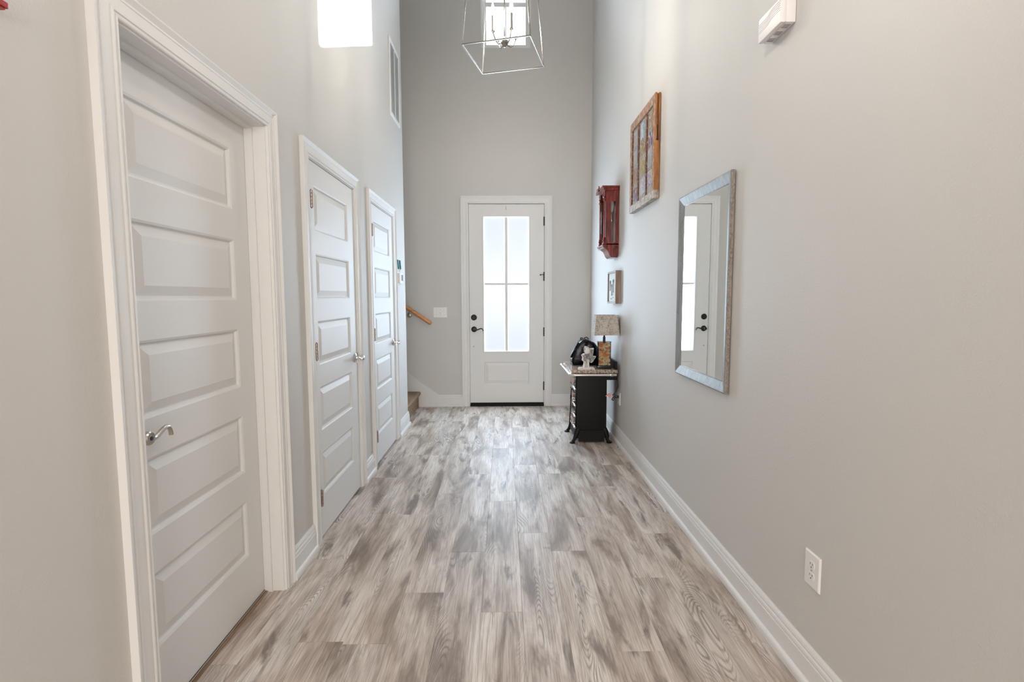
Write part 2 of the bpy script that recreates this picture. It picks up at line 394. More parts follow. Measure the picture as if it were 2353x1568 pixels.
# ------------------------------------------------------------------ trim
CAS = [(0, 0), (0, .0085), (.003, .0112), (.008, .0120), (.0100, .0098), (.0145, .0098), (.0175, .0138), (.0225, .0142), (.0265, .0110), (.0580, .0130), (.0610, .0152), (.0650, .0152), (.0670, .0130), (.0700, .0128), (.0860, .0222), (.0880, .0230), (.0915, .0230), (.0915, 0)]
def casing(name, i0, i1, ztop, wid, fn, wl=None, wr=None):
    """mitred door casing round an opening i0..i1 x 0..ztop ; fn(u, z, d)"""
    mb = MB(); k = wid / .0915; n = len(CAS); vs = []
    for (u, z, su, sz) in ((i0, 0, -1, 0), (i0, ztop, -1, 1), (i1, ztop, 1, 1), (i1, 0, 1, 0)):
        for (a, d) in CAS: vs.append(fn(u + su * a * ((wl or wid) if su < 0 else (wr or wid)) / .0915, z + sz * a * k, d))
    fs = []
    for s_ in range(3):
        for j in range(n): fs.append((s_ * n + j, s_ * n + (j + 1) % n, (s_ + 1) * n + (j + 1) % n, (s_ + 1) * n + j))
    fs += [tuple(range(n)), tuple(3 * n + j for j in range(n))]
    mb.add(vs, fs)
    return mb.build(name, 'trim')
fnL = lambda X: (lambda u, z, d: (X + d, u, z))
fnB = lambda Y: (lambda u, z, d: (u, Y - d, z))
trims = {}
for k, D in DOORS.items():
    a, b = D['op']; t = casing('trim_%d' % k, a - .006 + .0, b + .006, ZOP + .006, ZC - ZOP - .006, fnL(XL), a - .006 - D['o'][0], D['o'][1] - b - .006); struct(t)
    # widths so the outer edges land where measured
    trims[k] = t
    j = MB(); X0 = XL - .125; a2, b2 = a, b
    for y0, y1 in ((a2 - .016, a2), (b2, b2 + .016)): j.box((X0, y0, 0), (XL + .0005, y1, ZOP))
    j.box((X0, a2 - .016, ZOP), (XL + .0005, b2 + .016, ZOP + .016)); j.build('jamb', 'trim', t)
    st = MB(); sx0, sx1 = ((-1.115, -1.081) if k == 1 else (XL - .075, XL - .040))
    if k == 1: sx0, sx1 = -1.116, -1.081
    for y0, y1 in ((a2, a2 + .010), (b2 - .010, b2)): st.box((sx0, y0, 0), (sx1, y1, ZOP - .010))
    st.box((sx0, a2, ZOP - .010), (sx1, b2, ZOP)); st.build('door_stop', 'trim', t)
tf = casing('trim_4', dx0 + .008, dx1 - .008, 2.484, .089, fnB(YB)); struct(tf)
j = MB(); j.box((dx0, YB - .0005, 0), (dx0 + .012, YB + .12, dz - .012)); j.box((dx1 - .012, YB - .0005, 0), (dx1, YB + .12, dz - .012)); j.box((dx0, YB - .0005, dz - .012), (dx1, YB + .12, dz)); j.build('jamb', 'trim', tf)
j = MB(); j.box((dx0 + .012, YB + .051, .02), (dx0 + .030, YB + .10, dz - .012)); j.box((dx1 - .030, YB + .051, .02), (dx1 - .012, YB + .10, dz - .012)); j.box((dx0 + .03, YB + .051, dz - .036), (dx1 - .03, YB + .10, dz - .012)); j.build('door_stop', 'trim', tf)

BBP = [(0, 0), (.0155, 0), (.0155, .100), (.0135, .1015), (.0135, .104), (.0150, .108), (.0135, .118), (.0100, .1235), (.0100, .1265), (.0115, .130), (.0085, .1405), (.0045, .147), (0, .147)]
SHOE = [(.0155, 0), (.029, 0), (.029, .014), (.0275, .022), (.024, .028), (.019, .031), (.0155, .032)]
def sweep(prof, path, nrm, name, parent=None, k=1.0):
    """prof (d,z) swept along 2D path with outward normals per vertex (mitre vectors)"""
    n = len(prof); vs = []
    for (x, y), (nx, ny) in zip(path, nrm):
        for d, z in prof: vs.append((x + nx * d, y + ny * d, z * k))
    fs = []
    for i in range(len(path) - 1):
        for j in range(n): fs.append((i * n + j, i * n + (j + 1) % n, (i + 1) * n + (j + 1) % n, (i + 1) * n + j))
    fs += [tuple(range(n)), tuple((len(path) - 1) * n + j for j in range(n))]
    return MB().add(vs, fs).build(name, 'trim', parent)
def baseboard(name, path, nrm):
    o = struct(sweep(BBP, path, nrm, name)); sweep(SHOE, path, nrm, 'shoe_molding', o); return o
baseboard('baseboard_left', [(XL, .3), (XL, DOORS[1]['o'][0])], [(1, 0)] * 2)
baseboard('baseboard_left', [(XL, DOORS[1]['o'][1]), (XL, DOORS[2]['o'][0])], [(1, 0)] * 2)
baseboard('baseboard_left', [(XL, DOORS[2]['o'][1]), (XL, DOORS[3]['o'][0])], [(1, 0)] * 2)
baseboard('baseboard_left', [(XL, DOORS[3]['o'][1]), (XL, YLE), (XL - .03, YLE)], [(1, 0), (1, 1), (0, 1)])
baseboard('baseboard_right', [(XR, .3), (XR, YB)], [(-1, 0), (-1, -1)])
baseboard('baseboard_back', [(dx1 - .008 + .089, YB), (XR, YB)], [(0, -1), (-1, -1)])
baseboard('baseboard_back', [(-.812, YB), (dx0 + .008 - .089, YB)], [(0, -1)] * 2)
# sloping stair skirt board
sk = MB(); f_ = lambda a, b, d: (a, YB - d, b)
sl = .726
sk.prism([(-.812, 0), (-.812, .147), (-3.9, .147 + sl * 3.088), (-3.9, sl * 3.088 - .25), (-1.15, 0)], f_, 0, .0150)
sko = struct(sk.build('trim_6', 'trim'), 'white sloping skirt board along the stair')
cap = MB(); L_ = math.hypot(1, sl)
cap.prism([(-.812, .132), (-.812, .149), (-3.9, .149 + sl * 3.088), (-3.9, .132 + sl * 3.088)], f_, .0150, .0215); cap.build('cap_bead', 'trim', sko)
MB().prism([(-.812, 0), (-1.06, 0), (-1.06, .031), (-.812, .031)], f_, .015, .028).build('shoe_molding', 'trim', sko)
# recessed door sill strip
th = thing('door_threshold', (-1.12, 1.88, 0), 'narrow brown threshold strip with pale edge under the recessed door', 'threshold')
B((-1.150, 1.457, 0), (-1.100, 2.301, .006), .0015).build('strip', 'threshold', th)
B((-1.122, 1.457, .006), (-1.110, 2.301, .010), .001).build('metal_edge', 'nickel', th)

# ------------------------------------------------------------------ panelled doors
PZ = [(1.725, 1.970), (1.353, 1.602), (.985, 1.230), (.612, .860), (.240, .485)]
def panel_mesh(u0, u1, z0, z1, fn, name, parent, m='door', raised=.0020, bev=.032, rec=.0125):
    rings = [(0, 0), (.003, -.0015), (.0075, -.0035), (.012, -rec), (.016, -rec), (.019, -rec + .001), (.016 + bev, -raised)]
    vs = []; fs = []
    for ins, d in rings:
        for (u, z) in ((u0 + ins, z0 + ins), (u1 - ins, z0 + ins), (u1 - ins, z1 - ins), (u0 + ins, z1 - ins)): vs.append(fn(u, z, d))
    for i in range(len(rings) - 1):
        for k in range(4): fs.append((i * 4 + k, i * 4 + (k + 1) % 4, (i + 1) * 4 + (k + 1) % 4, (i + 1) * 4 + k))
    fs.append(tuple((len(rings) - 1) * 4 + k for k in range(4)))
    return MB().add(vs, fs).build(name, m, parent)
def leaf(name, u0, u1, z0, z1, holes, fn, thick=.035):
    """slab built from stiles and rails round the holes (all the same u range)"""
    mb = MB()
    def bx(a0, a1, b0, b1):
        p = [fn(a, b, d) for d in (0, -thick) for a, b in ((a0, b0), (a1, b0), (a1, b1), (a0, b1))]
        mb.add(p, [(0, 1, 2, 3), (4, 7, 6, 5), (0, 4, 5, 1), (1, 5, 6, 2), (2, 6, 7, 3), (3, 7, 4, 0)])
    h0, h1 = holes[0][0], holes[0][1]
    bx(u0, h0, z0, z1); bx(h1, u1, z0, z1)
    zz = sorted((h[2], h[3]) for h in holes); prev = z0
    for a, b in zz: bx(h0, h1, prev, a); prev = b
    bx(h0, h1, prev, z1)
    # back skin behind the panels
    p = [fn(a, b, d) for d in (-.015, -thick) for a, b in ((h0, z0), (h1, z0), (h1, z1), (h0, z1))]
    mb.add(p, [(0, 1, 2, 3), (4, 7, 6, 5), (0, 4, 5, 1), (1, 5, 6, 2), (2, 6, 7, 3), (3, 7, 4, 0)])
    return mb.build(name, 'door')
def lever(parent, c, out, along, m, lock=False, size=1.0):
    """wave lever: c centre on the door face, out/along unit vectors"""
    c, o, a, u = Vector(c), Vector(out), Vector(along), Vector((0, 0, 1)); k = size
    P = lambda x, y, z: c + o * x + a * y + u * z
    hd = MB(); ax = 'X' if abs(o.x) > .5 else 'Y'; sg = o.x if ax == 'X' else o.y
    hd.lathe([(.033 * k, 0), (.033 * k, sg * .006), (.028 * k, sg * .011), (.017 * k, sg * .013), (.0145 * k, sg * .020), (.013 * k, sg * .046)], c, ax, 24)
    r = hd.build('lever_handle', m, parent, True, origin=c)
    hb = MB(); hb.lathe([(.0155 * k, sg * .040), (.019 * k, sg * .042), (.019 * k, sg * .062), (.016 * k, sg * .066), (.008 * k, sg * .067)], c, ax, 24); hb.build('hub', m, r, True)
    prof = [(0, -.002), (.12, -.004), (.25, -.005), (.38, -.002), (.5, .003), (.62, .008), (.74, .0105), (.84, .010), (.91, .006), (.96, -.002), (.985, -.010), (1.0, -.018)]
    pts = [P(.056 - .008 * t, .006 + .102 * k * t, z * k) for t, z in prof]; pts = smooth(pts, 3); rs = [(.0085 - .0025 * min(1, q / (len(pts) - 1) * 1.5)) * k for q in range(len(pts))]
    MB().tube(pts, rs, 10).build('lever', m, r, True)
    if lock: MB().lathe([(.006, sg * .066), (.006, sg * .0685), (.002, sg * .0690)], c, ax, 14).build('lock_button', 'dark', r, True)
    return r
def hinge(parent, p, m, h=.090, R=1.25):
    mb = MB(); x, y, z = p
    segs = 5; s = h / segs
    for i in range(segs): mb.lathe([(.0052 * R, z - h / 2 + i * s + .0006), (.0062 * R, z - h / 2 + i * s + .0014), (.0062 * R, z - h / 2 + (i + 1) * s - .0014), (.0052 * R, z - h / 2 + (i + 1) * s - .0006)], (x, y, 0), 'Z', 12)
    for e in (-1, 1): mb.lathe([(.0025, z + e * h / 2), (.0045, z + e * (h / 2 + .002)), (.002, z + e * (h / 2 + .005))] if e > 0 else [(.002, z - h / 2 - .005), (.0045, z - h / 2 - .002), (.0025, z - h / 2)], (x, y, 0), 'Z', 12)
    return mb.build('hinge', m, parent, True, origin=p)

# door 1: recessed, opens into the room beyond
fn = fnL(-1.117)
a, b = 1.458, 2.300; h = (1.578, 2.172)
d1 = struct(leaf('door_1', a, b, .012, 2.092, [(h[0], h[1], z0, z1) for z0, z1 in PZ], fn), 'white five panel door recessed in a deep frame with a satin nickel lever')
for z0, z1 in PZ: panel_mesh(h[0], h[1], z0, z1, fn, 'panel', d1)
lever(d1, (-1.117, 1.515, .945), (1, 0, 0), (0, 1, 0), 'nickel', True, 1.1)
# doors 2 and 3: flush closet doors with hinges on the near side
for k, (a, b, h0, h1, zk) in {2: (2.7915, 3.6045, 2.868, 3.462, .945), 3: (4.0555, 4.8265, 4.150, 4.700, .945)}.items():
    fn = fnL(XL - .002)
    d = struct(leaf('door_%d' % k, a, b, .012, 2.092, [(h0, h1, z0, z1) for z0, z1 in PZ], fn), 'white five panel closet door with bronze hinges, %s' % ('between the other two doors' if k == 2 else 'closest to the carpeted stair'))
    for z0, z1 in PZ: panel_mesh(h0, h1, z0, z1, fn, 'panel', d)
    for z in (1.884, 1.067, .246): hinge(d, (XL + .0115, a + .004, z), 'hinge', .092)
    lever(d, (XL - .002, b - .062, zk), (1, 0, 0), (0, -1, 0), 'chrome', False, .95)
    B((XL - .010, b + .0005, zk - .03), (XL + .0015, b + .004, zk + .03)).build('strike_plate', 'hinge', trims[k])

# front door
FY = YB + .004; fn = fnB(FY); fx0, fx1 = -.4215, .4925
glx0, glx1, glz0, glz1 = -.250, .314, .682, 2.335
fd = struct(leaf('door_4', fx0, fx1, .045, 2.478, [(glx0, glx1, glz0, glz1), (glx0, glx1, .272, .556)], fn, .045), 'white front door with four frosted glass panes over one raised panel')
panel_mesh(glx0, glx1, .272, .556, fn, 'panel', fd, bev=.034)
lf = MB()
def ringframe(mb, x0, x1, z0, z1, prof, fn):
    n = len(prof); vs = []
    for (u, z, su, sz) in ((x0, z0, 1, 1), (x1, z0, -1, 1), (x1, z1, -1, -1), (x0, z1, 1, -1)):
        for w_, d in prof: vs.append(fn(u + su * w_, z + sz * w_, d))
    fs = []
    for s_ in range(4):
        for j in range(n): fs.append((s_ * n + j, s_ * n + (j + 1) % n, ((s_ + 1) % 4) * n + (j + 1) % n, ((s_ + 1) % 4) * n + j))
    mb.add(vs, fs)
ringframe(lf, glx0 - .008, glx1 + .008, glz0 - .008, glz1 + .008, [(0, 0), (0, .006), (.004, .009), (.010, .009), (.016, .006), (.022, .002), (.022, -.012), (.008, -.012), (.008, 0)], fn)
lf.build('glazing_frame', 'door', fd)
px0, px1, pz0, pz1 = glx0 + .006, glx1 - .006, glz0 + .006, glz1 - .006
gx, gz, gw = .031, 1.517, .0165
for x0, x1 in ((px0, gx - gw), (gx + gw, px1)):
    for z0, z1 in ((pz0, gz - gw), (gz + gw, pz1)):
        B((x0, FY + .010, z0), (x1, FY + .013, z1)).build('pane', 'frost', fd)
mb = MB(); mb.box((gx - gw, FY + .002, pz0), (gx + gw, FY + .016, pz1), .002); mb.build('muntin', 'trim', fd)
mb = MB(); mb.box((px0, FY + .003, gz - gw * .8), (px1, FY + .015, gz + gw * .8), .002); mb.build('muntin', 'trim', fd)
MB().lathe([(.036, 0), (.036, -.006), (.031, -.012), (.022, -.014), (.018, -.013)], (-.369, FY, 1.109), 'Y', 24).build('deadbolt', 'black_metal', fd, True)
B((-.373, FY - .026, 1.095), (-.365, FY - .012, 1.123), .002).build('thumb_turn', 'black_metal', fd)
lever(fd, (-.369, FY, .963), (0, -1, 0), (1, 0, 0), 'black_metal', False, 1.05)
for z in (2.274, 1.608, .929, .254): hinge(fd, (fx1 + .0015, FY - .0055, z), 'black_metal', .105, 1.45)
MB().lathe([(.0055, 0), (.0055, -.003), (.002, -.0035)], (-.375, FY, .749), 'Y', 12).build('bore_hole_shade', 'dark', fd)  # dark disc painted as the shade in a small hole
MB().tube([(.031, FY, 2.455), (.031, FY - .008, 2.448), (.031, FY - .010, 2.425), (.031, FY - .016, 2.410), (.031, FY - .020, 2.418)], .0028, 6).build('wreath_hook', 'nickel', fd, True)
st = MB(); st.tube([(fx1 + .001, FY - .012, 1.627), (.462, FY - .028, 1.632), (.448, FY - .034, 1.626)], .004, 8); st.lathe([(.009, 0), (.009, -.006)], (.447, FY - .03, 1.626), 'Y', 10); st.build('hinge_stop', 'black_metal', fd, True)
B((fx0 - .012, FY - .003, .94), (fx0 - .002, FY + .001, 1.0)).build('strike_plate', 'black_metal', tf)
ds = B((dx0 + .0125, YB - .014, 0), (dx1 - .0125, YB + .115, .022), .003).build('door_sill', 'sill'); tag(ds, 'black metal sill under the white front door', 'door sill')
B((fx0, FY - .004, .022), (fx1, FY + .03, .044)).build('door_sweep', 'sill', fd)

# high window
wn = MB(); WY = YB + .06
ringframe(wn, wx0, wx1, wz0, wz1, [(0, 0), (0, .012), (.020, .012), (.022, .004), (.060, .004), (.060, -.03), (0, -.03)], fnB(WY))
win = struct(wn.build('window_1', 'trim'), 'small high window above the front door')
B((wx0 + .055, WY - .010, 4.772), (wx1 - .055, WY + .02, 4.822), .003).build('meeting_rail', 'trim', win)
B((.034, WY + .002, wz0 + .055), (.044, WY + .008, wz1 - .055)).build('grille_bar', 'trim', win)
B((wx0 + .055, WY + .009, wz0 + .055), (wx1 - .055, WY + .012, 4.772)).build('pane', 'glass', win)
B((wx0 + .055, WY + .009, 4.822), (wx1 - .055, WY + .012, wz1 - .055)).build('pane', 'glass', win)

# ------------------------------------------------------------------ carpeted stair
stair = thing('carpeted_stair', (-1.6, 5.87, 0), 'brown carpeted stair climbing beside the end wall under the oak handrail', 'stair')
RISE, RUN, NOSE = .192, .265, .028
for i in range(6):
    x = -1.066 - RUN * i; z1 = RISE * (i + 1); z0 = RISE * i - (0 if i == 0 else .0)
    prof = [(x, z0), (x, z1 - .045), (x + NOSE - .008, z1 - .042), (x + NOSE, z1 - .030), (x + NOSE, z1 - .012), (x + NOSE - .008, z1 - .002), (x + NOSE - .02, z1), (x - RUN - .01, z1), (x - RUN - .01, z0)]
    bm = bmesh.new(); vs = [[bm.verts.new((a_, y_, b_)) for a_, b_ in prof] for y_ in [YLE + .002 + (YB - .018 - YLE) * q / 40 for q in range(41)]]
    n = len(prof)
    for q in range(40):
        for j_ in range(n): bm.faces.new((vs[q][j_], vs[q][(j_ + 1) % n], vs[q + 1][(j_ + 1) % n], vs[q + 1][j_]))
    bm.faces.new(vs[0]); bm.faces.new(vs[-1][::-1]); bmesh.ops.recalc_face_normals(bm, faces=bm.faces[:])
    me = bpy.data.meshes.new('step'); bm.to_mesh(me); bm.free(); me.materials.append(MAT['carpet'])
    for p in me.polygons: p.use_smooth = len(p.vertices) == 4
    try: me.set_sharp_from_angle(angle=math.radians(50))
    except Exception: pass
    o = bpy.data.objects.new('step', me); COL.objects.link(o); setparent(o, stair)
# handrail
hr = thing('handrail', (-1.16, 6.26, 1.2), 'honey oak handrail on a nickel bracket fixed to the end wall', 'handrail')
s_ = .685; p0 = Vector((-.885, 6.257, 1.036)); d_ = Vector((-1, 0, s_)).normalized()
pts = [p0 + d_ * t for t in (0, .006, .016, .03, .6, 1.4, 2.6)]
MB().tube(pts, [.012, .019, .0225, .0235, .0235, .0235, .0235], 16).build('rail', 'handrail', hr, True)
for bx_, in ((-1.145,), (-2.3,)):
    zc = 1.036 + (p0.x - bx_) * s_
    bkt = MB().lathe([(.030, 0), (.030, -.005), (.024, -.012), (.012, -.016)], (bx_ - .012, YB, zc - .072), 'Y', 20).build('bracket_plate', 'nickel', hr, True)
    MB().tube(smooth([(bx_ - .012, YB - .014, zc - .072), (bx_ - .012, YB - .045, zc - .070), (bx_ - .006, YB - .064, zc - .055), (bx_, YB - .070, zc - .028)]), .0075, 10).build('bracket_arm', 'nickel', bkt, True)

# ------------------------------------------------------------------ lantern pendant
lc = Vector((.012, 3.4465, 2.9)); la = math.radians(-15.1)
lan = thing('lantern_pendant', lc, 'open polished nickel lantern with four lit candle bulbs hanging from the ceiling', 'pendant light')
def LP(x, y, z): return (lc.x + x * math.cos(la) - y * math.sin(la), lc.y + x * math.sin(la) + y * math.cos(la), z)
hb_, ht_, z0, z1 = .2145, .168, 2.904, 3.50
def bar(p, q, r=.0042, m='lantern', name='frame_bar', par=None):
    return MB().tube([p, q], r, 6).build(name, m, par or lan)
C4 = [(-1, -1), (1, -1), (1, 1), (-1, 1)]
for i in range(4):
    a, b = C4[i], C4[(i + 1) % 4]
    bar(LP(a[0] * hb_, a[1] * hb_, z0), LP(b[0] * hb_, b[1] * hb_, z0)); bar(LP(a[0] * ht_, a[1] * ht_, z1), LP(b[0] * ht_, b[1] * ht_, z1))
    bar(LP(a[0] * hb_, a[1] * hb_, z0), LP(a[0] * ht_, a[1] * ht_, z1)); bar(LP(a[0] * ht_, a[1] * ht_, z1), LP(a[0] * .03, a[1] * .03, z1 + .17))
MB().lathe([(.045, z1 + .165), (.045, z1 + .178), (.02, z1 + .186), (.008, z1 + .20)], (lc.x, lc.y, 0), 'Z', 20).build('top_cap', 'lantern', lan, True)
MB().tube([(lc.x, lc.y, 2.99), (lc.x, lc.y, CE)], .0048, 8).build('rod', 'lantern', lan, True)
MB().lathe([(.004, 2.957), (.012, 2.965), (.018, 2.976), (.026, 2.984), (.026, 2.994), (.014, 3.002), (.008, 3.02)], (lc.x, lc.y, 0), 'Z', 16).build('hub', 'lantern', lan, True)
MB().lathe([(.065, CE - .025), (.06, CE - .012), (.06, CE)], (lc.x, lc.y, 0), 'Z', 20).build('canopy', 'lantern', lan, True)
for (a, b) in C4:
    R_ = .060
    pts = [LP(a * R_ * t, b * R_ * t, 2.988 - .018 * math.sin(t * PI) + (.040 * max(0, t - .7) / .3)) for t in (.15, .35, .55, .75, .9, 1.0)]
    arm = MB().tube(pts, .0042, 8).build('arm', 'lantern', lan, True)
    c = LP(a * R_, b * R_, 0)
    MB().lathe([(.010, 3.026), (.013, 3.032), (.013, 3.036), (.0088, 3.038)], c, 'Z', 14).build('cup', 'lantern', arm, True)
    MB().lathe([(.0092, 3.036), (.0092, 3.130)], c, 'Z', 14).build('candle_sleeve', 'sleeve', arm, True)
    MB().lathe([(.006, 3.130), (.0105, 3.146), (.0125, 3.160), (.0100, 3.178), (.0050, 3.196), (.0012, 3.210)], c, 'Z', 14).build('bulb', 'bulb', arm, True)

# ------------------------------------------------------------------ wall things, right wall
# mirror
my0, my1, mz0, mz1 = 2.385, 3.085, .900, 1.937
mi = thing('wall_mirror', (XR, (my0 + my1) / 2, mz0), 'tall rectangular wall mirror in a brushed pewter frame', 'mirror')
fnR = lambda X: (lambda u, z, d: (X - d, u, z))
fm = MB(); ringframe(fm, my0, my1, mz0, mz1, [(.0, .022), (.004, .025), (.009, .024), (.049, .0115), (.052, .0115), (.052, .004), (.010, .004)], fnR(XR)); fm.build('frame', 'mirror_frame', mi)
fs_ = MB(); ringframe(fs_, my0 - .0012, my1 + .0012, mz0 - .0012, mz1 + .0012, [(0, .004), (0, .0215), (.003, .0225), (.003, .004)], fnR(XR)); fs_.build('frame_edge', 'mirror_side', mi)
B((XR - .0085, my0 + .045, mz0 + .045), (XR - .006, my1 - .045, mz1 - .045)).build('glass', 'mirror', mi)
B((XR - .006, my0 + .02, mz0 + .02), (XR, my1 - .02, mz1 - .02)).build('backing', 'dark', mi)

# old window sash with photographs
sy0, sy1, sz0, sz1 = 3.560, 4.240, 2.033, 2.727; SX = XR - .040
sash = thing('photo_sash', (XR, (sy0 + sy1) / 2, sz0), 'old weathered wooden window sash filled with snapshots', 'picture frame')
B((SX, sy1 - .050, sz0), (XR - .004, sy1, sz1), .002).build('stile', 'sash_stile', sash, origin=(SX, sy1 - .050, sz0))
mb = MB(); mb.box((SX, sy0, sz0), (SX + .012, sy0 + .050, sz1)); mb.box((XR - .016, sy0, sz0), (XR - .004, sy0 + .050, sz1))
mb.box((SX + .012, sy0, sz0), (XR - .016, sy0 + .050, sz1 - .30)); mb.box((SX + .012, sy0 + .016, sz1 - .30), (XR - .016, sy0 + .050, sz1)); mb.build('stile', 'sash_stile', sash, origin=(SX, sy0, sz0))
B((SX - .001, sy0 + .05, sz1 - .062), (XR - .006, sy1 - .05, sz1 - .001), .002).build('rail', 'sash_stile', sash)
B((SX - .001, sy0 - .001, sz0 - .002), (XR - .004, sy1 + .001, sz0 + .052), .003).build('rail', 'sash_sill', sash)
mb = MB(); mb.box((SX + .001, sy0 - .0015, sz0 + .055), (SX + .012, sy0 + .002, sz1)); mb.box((XR - .016, sy0 - .0015, sz0 + .055), (XR - .004, sy0 + .002, sz1)); mb.box((SX + .012, sy0 - .0010, sz0 + .055), (XR - .016, sy0 + .002, sz1 - .30)); mb.build('edge_board', 'sash_edge', sash)
B((SX + .012, sy0 + .0145, sz1 - .30), (XR - .016, sy0 + .016, sz1)).build('cord_groove', 'sash_edge', sash)
ck = MB(); ck.tube([(SX + .018, sy0 - .003, sz1 - .21), (SX + .018, sy0 - .003, sz1 - .30)], .0025, 8); ck.lathe([(.004, .002), (.009, 0), (.009, -.003), (.004, -.005)], (SX + .018, sy0 - .002, sz1 - .305), 'Y', 14); ck.build('sash_cord', 'dark', sash, True)
for yc in (3.785, 4.008): B((SX + .004, yc - .012, sz0 + .05), (XR - .008, yc + .012, sz1 - .06), .002).build('muntin', 'sash_muntin', sash, origin=(SX, yc, sz0))
for (y0, y1) in ((sy0 + .048, sy0 + .056), (sy1 - .056, sy1 - .048)): B((SX + .004, y0, sz0 + .05), (XR - .008, y1, sz1 - .06)).build('glazing_bead', 'sash_muntin', sash)
cols = [(sy0 + .056, 3.773), (3.797, 3.996), (4.020, sy1 - .056)]
for (c0, c1) in cols:
    n = 4; wd = (c1 - c0) / n
    for q in range(n): B((XR - .028, c0 + q * wd + .0015, sz0 + .04), (XR - .022, c0 + (q + 1) * wd - .0015, sz1 - .04)).build('backing_slat', 'barnboard', sash, origin=(XR - .028, c0 + q * wd, sz0))
random.seed(3); pi_ = 0
for ci, (c0, c1) in enumerate(cols):
    zz = sz1 - .085
    for q in range(4):
        hh = random.uniform(.095, .125); ww = random.uniform(.095, .135); cy = (c0 + c1) / 2 + random.uniform(-.018, .018); ang = random.uniform(-.12, .12); cz = zz - hh / 2
        mb = MB(); X = XR - .0300
        pr = [(cy + (a * ww / 2) * math.cos(ang) - (b * hh / 2) * math.sin(ang), cz + (a * ww / 2) * math.sin(ang) + (b * hh / 2) * math.cos(ang)) for a, b in ((-1, -1), (1, -1), (1, 1), (-1, 1))]
        pr = [(min(max(u, c0 + .002), c1 - .002), v) for u, v in pr]
        mb.prism(pr, lambda a, b, d: (d, a, b), X, X + .001); MAT['ph%d' % pi_] = m_photo(pi_); mb.build('photograph', 'ph%d' % pi_, sash, origin=(X, cy, cz)); pi_ += 1
        zz -= hh + random.uniform(.012, .035)

# wall clock
cy0, cy1, cX = 4.783, 5.012, .948
ck = thing('wall_clock', (XR, (cy0 + cy1) / 2, 1.72), 'carved red mahogany pendulum wall clock with glass sides and turned columns', 'clock')
CZ0, CZ1 = 1.838, 2.330
body = MB()
body.box((XR - .012, cy0, CZ0), (XR - .001, cy1, CZ1))                                  # back board
for y in (cy0, cy1 - .010):                                                             # sides with an opening
    body.box((XR - .034, y, CZ0), (XR - .012, y + .010, CZ1)); body.box((cX, y, CZ0), (.987, y + .010, CZ1))
    body.box((.987, y, CZ0), (XR - .034, y + .010, 1.862)); body.box((.987, y, 2.232), (XR - .034, y + .010, CZ1))
body.box((cX, cy0, CZ0), (XR - .001, cy1, CZ0 + .010)); body.box((cX, cy0, CZ1 - .010), (XR - .001, cy1, CZ1))
case = body.build('case', 'clock', ck)
fr = MB(); fX = cX - .010                                                               # front door with an arched opening
fr.box((fX, cy0 + .004, CZ0), (cX, cy0 + .030, CZ1)); fr.box((fX, cy1 - .030, CZ0), (cX, cy1 - .004, CZ1)); fr.box((fX, cy0 + .03, CZ0), (cX, cy1 - .03, CZ0 + .030))
ym, ra = (cy0 + cy1) / 2, (cy1 - cy0) / 2 - .030
arch = [(cy0 + .03, CZ1), (cy0 + .03, CZ1 - .10)] + [(ym - ra * math.cos(t * PI / 10), CZ1 - .10 + ra * .85 * math.sin(t * PI / 10)) for t in range(1, 10)] + [(cy1 - .03, CZ1 - .10), (cy1 - .03, CZ1)]
for i in range(1, len(arch) - 2):
    (u0, v0), (u1, v1) = arch[i], arch[i + 1]
    fr.prism([(u0, v0), (u1, v1), (u1, CZ1), (u0, CZ1)], lambda a, b, d: (d, a, b), fX, cX)
fr.build('front_door', 'clock', ck)
B((fX + .003, cy0 + .028, CZ0 + .025), (fX + .005, cy1 - .028, CZ1 - .02)).build('front_glass', 'glass', ck)
for y in (cy0 + .003, cy1 - .006): B((.983, y, 1.858), (XR - .030, y + .002, 2.236)).build('side_glass', 'glass', ck)
for y in (cy0 + .012, cy1 - .012):
    col = MB().lathe([(.0085, 1.905), (.0075, 1.915), (.0075, 2.225), (.0085, 2.235)], (fX - .010, y, 0), 'Z', 14).build('column', 'clock', ck, True)
    MB().lathe([(.010, 1.838), (.014, 1.842), (.014, 1.858), (.009, 1.866), (.015, 1.880), (.010, 1.892), (.013, 1.900), (.008, 1.906)], (fX - .010, y, 0), 'Z', 14).build('turned_base', 'clock', col, True)
    MB().lathe([(.008, 2.235), (.013, 2.240), (.013, 2.250), (.008, 2.258), (.015, 2.275), (.009, 2.290), (.012, 2.300), (.012, 2.318)], (fX - .010, y, 0), 'Z', 14).build('turned_capital', 'clock', col, True)
# carved fretwork wings seen in profile on the far edge
for (zs, nm) in ((2.17, 1), (1.845, -1)):
    p = [(0, 0), (.012, .012), (.008, .028), (.022, .045), (.014, .062), (.026, .080), (.012, .115), (0, .118)]
    if nm < 0: p = [(a_, .118 - b_ * .85) for a_, b_ in p]
    for y, sg in ((cy1, 1), ): MB().prism([(y + sg * a_, zs + b_) for a_, b_ in p], lambda a, b, d: (d, a, b), fX - .004, fX + .010).build('carved_wing', 'clock', ck)
cor = MB()
for (z0_, z1_, e) in ((2.318, 2.330, .010), (2.330, 2.350, .022), (2.350, 2.360, .034), (2.360, 2.370, .040)):
    cor.box((fX - .006 - e * .75, cy0 - e * .42, z0_), (XR - .001, cy1 + e * 1.3, z1_), .002)
cor.build('cornice', 'clock', ck)
ped = MB()
ped.prism([(cy1 + .055, 2.335), (cy1 + .070, 2.352), (cy1 + .050, 2.368), (cy1 + .02, 2.362), (cy1 - .01, 2.386), (cy1 - .05, 2.380), (cy1 - .07, 2.37), (cy1 - .06, 2.35)], lambda a, b, d: (d, a, b), fX - .040, fX - .022)
ped.build('pediment', 'clock', ck)
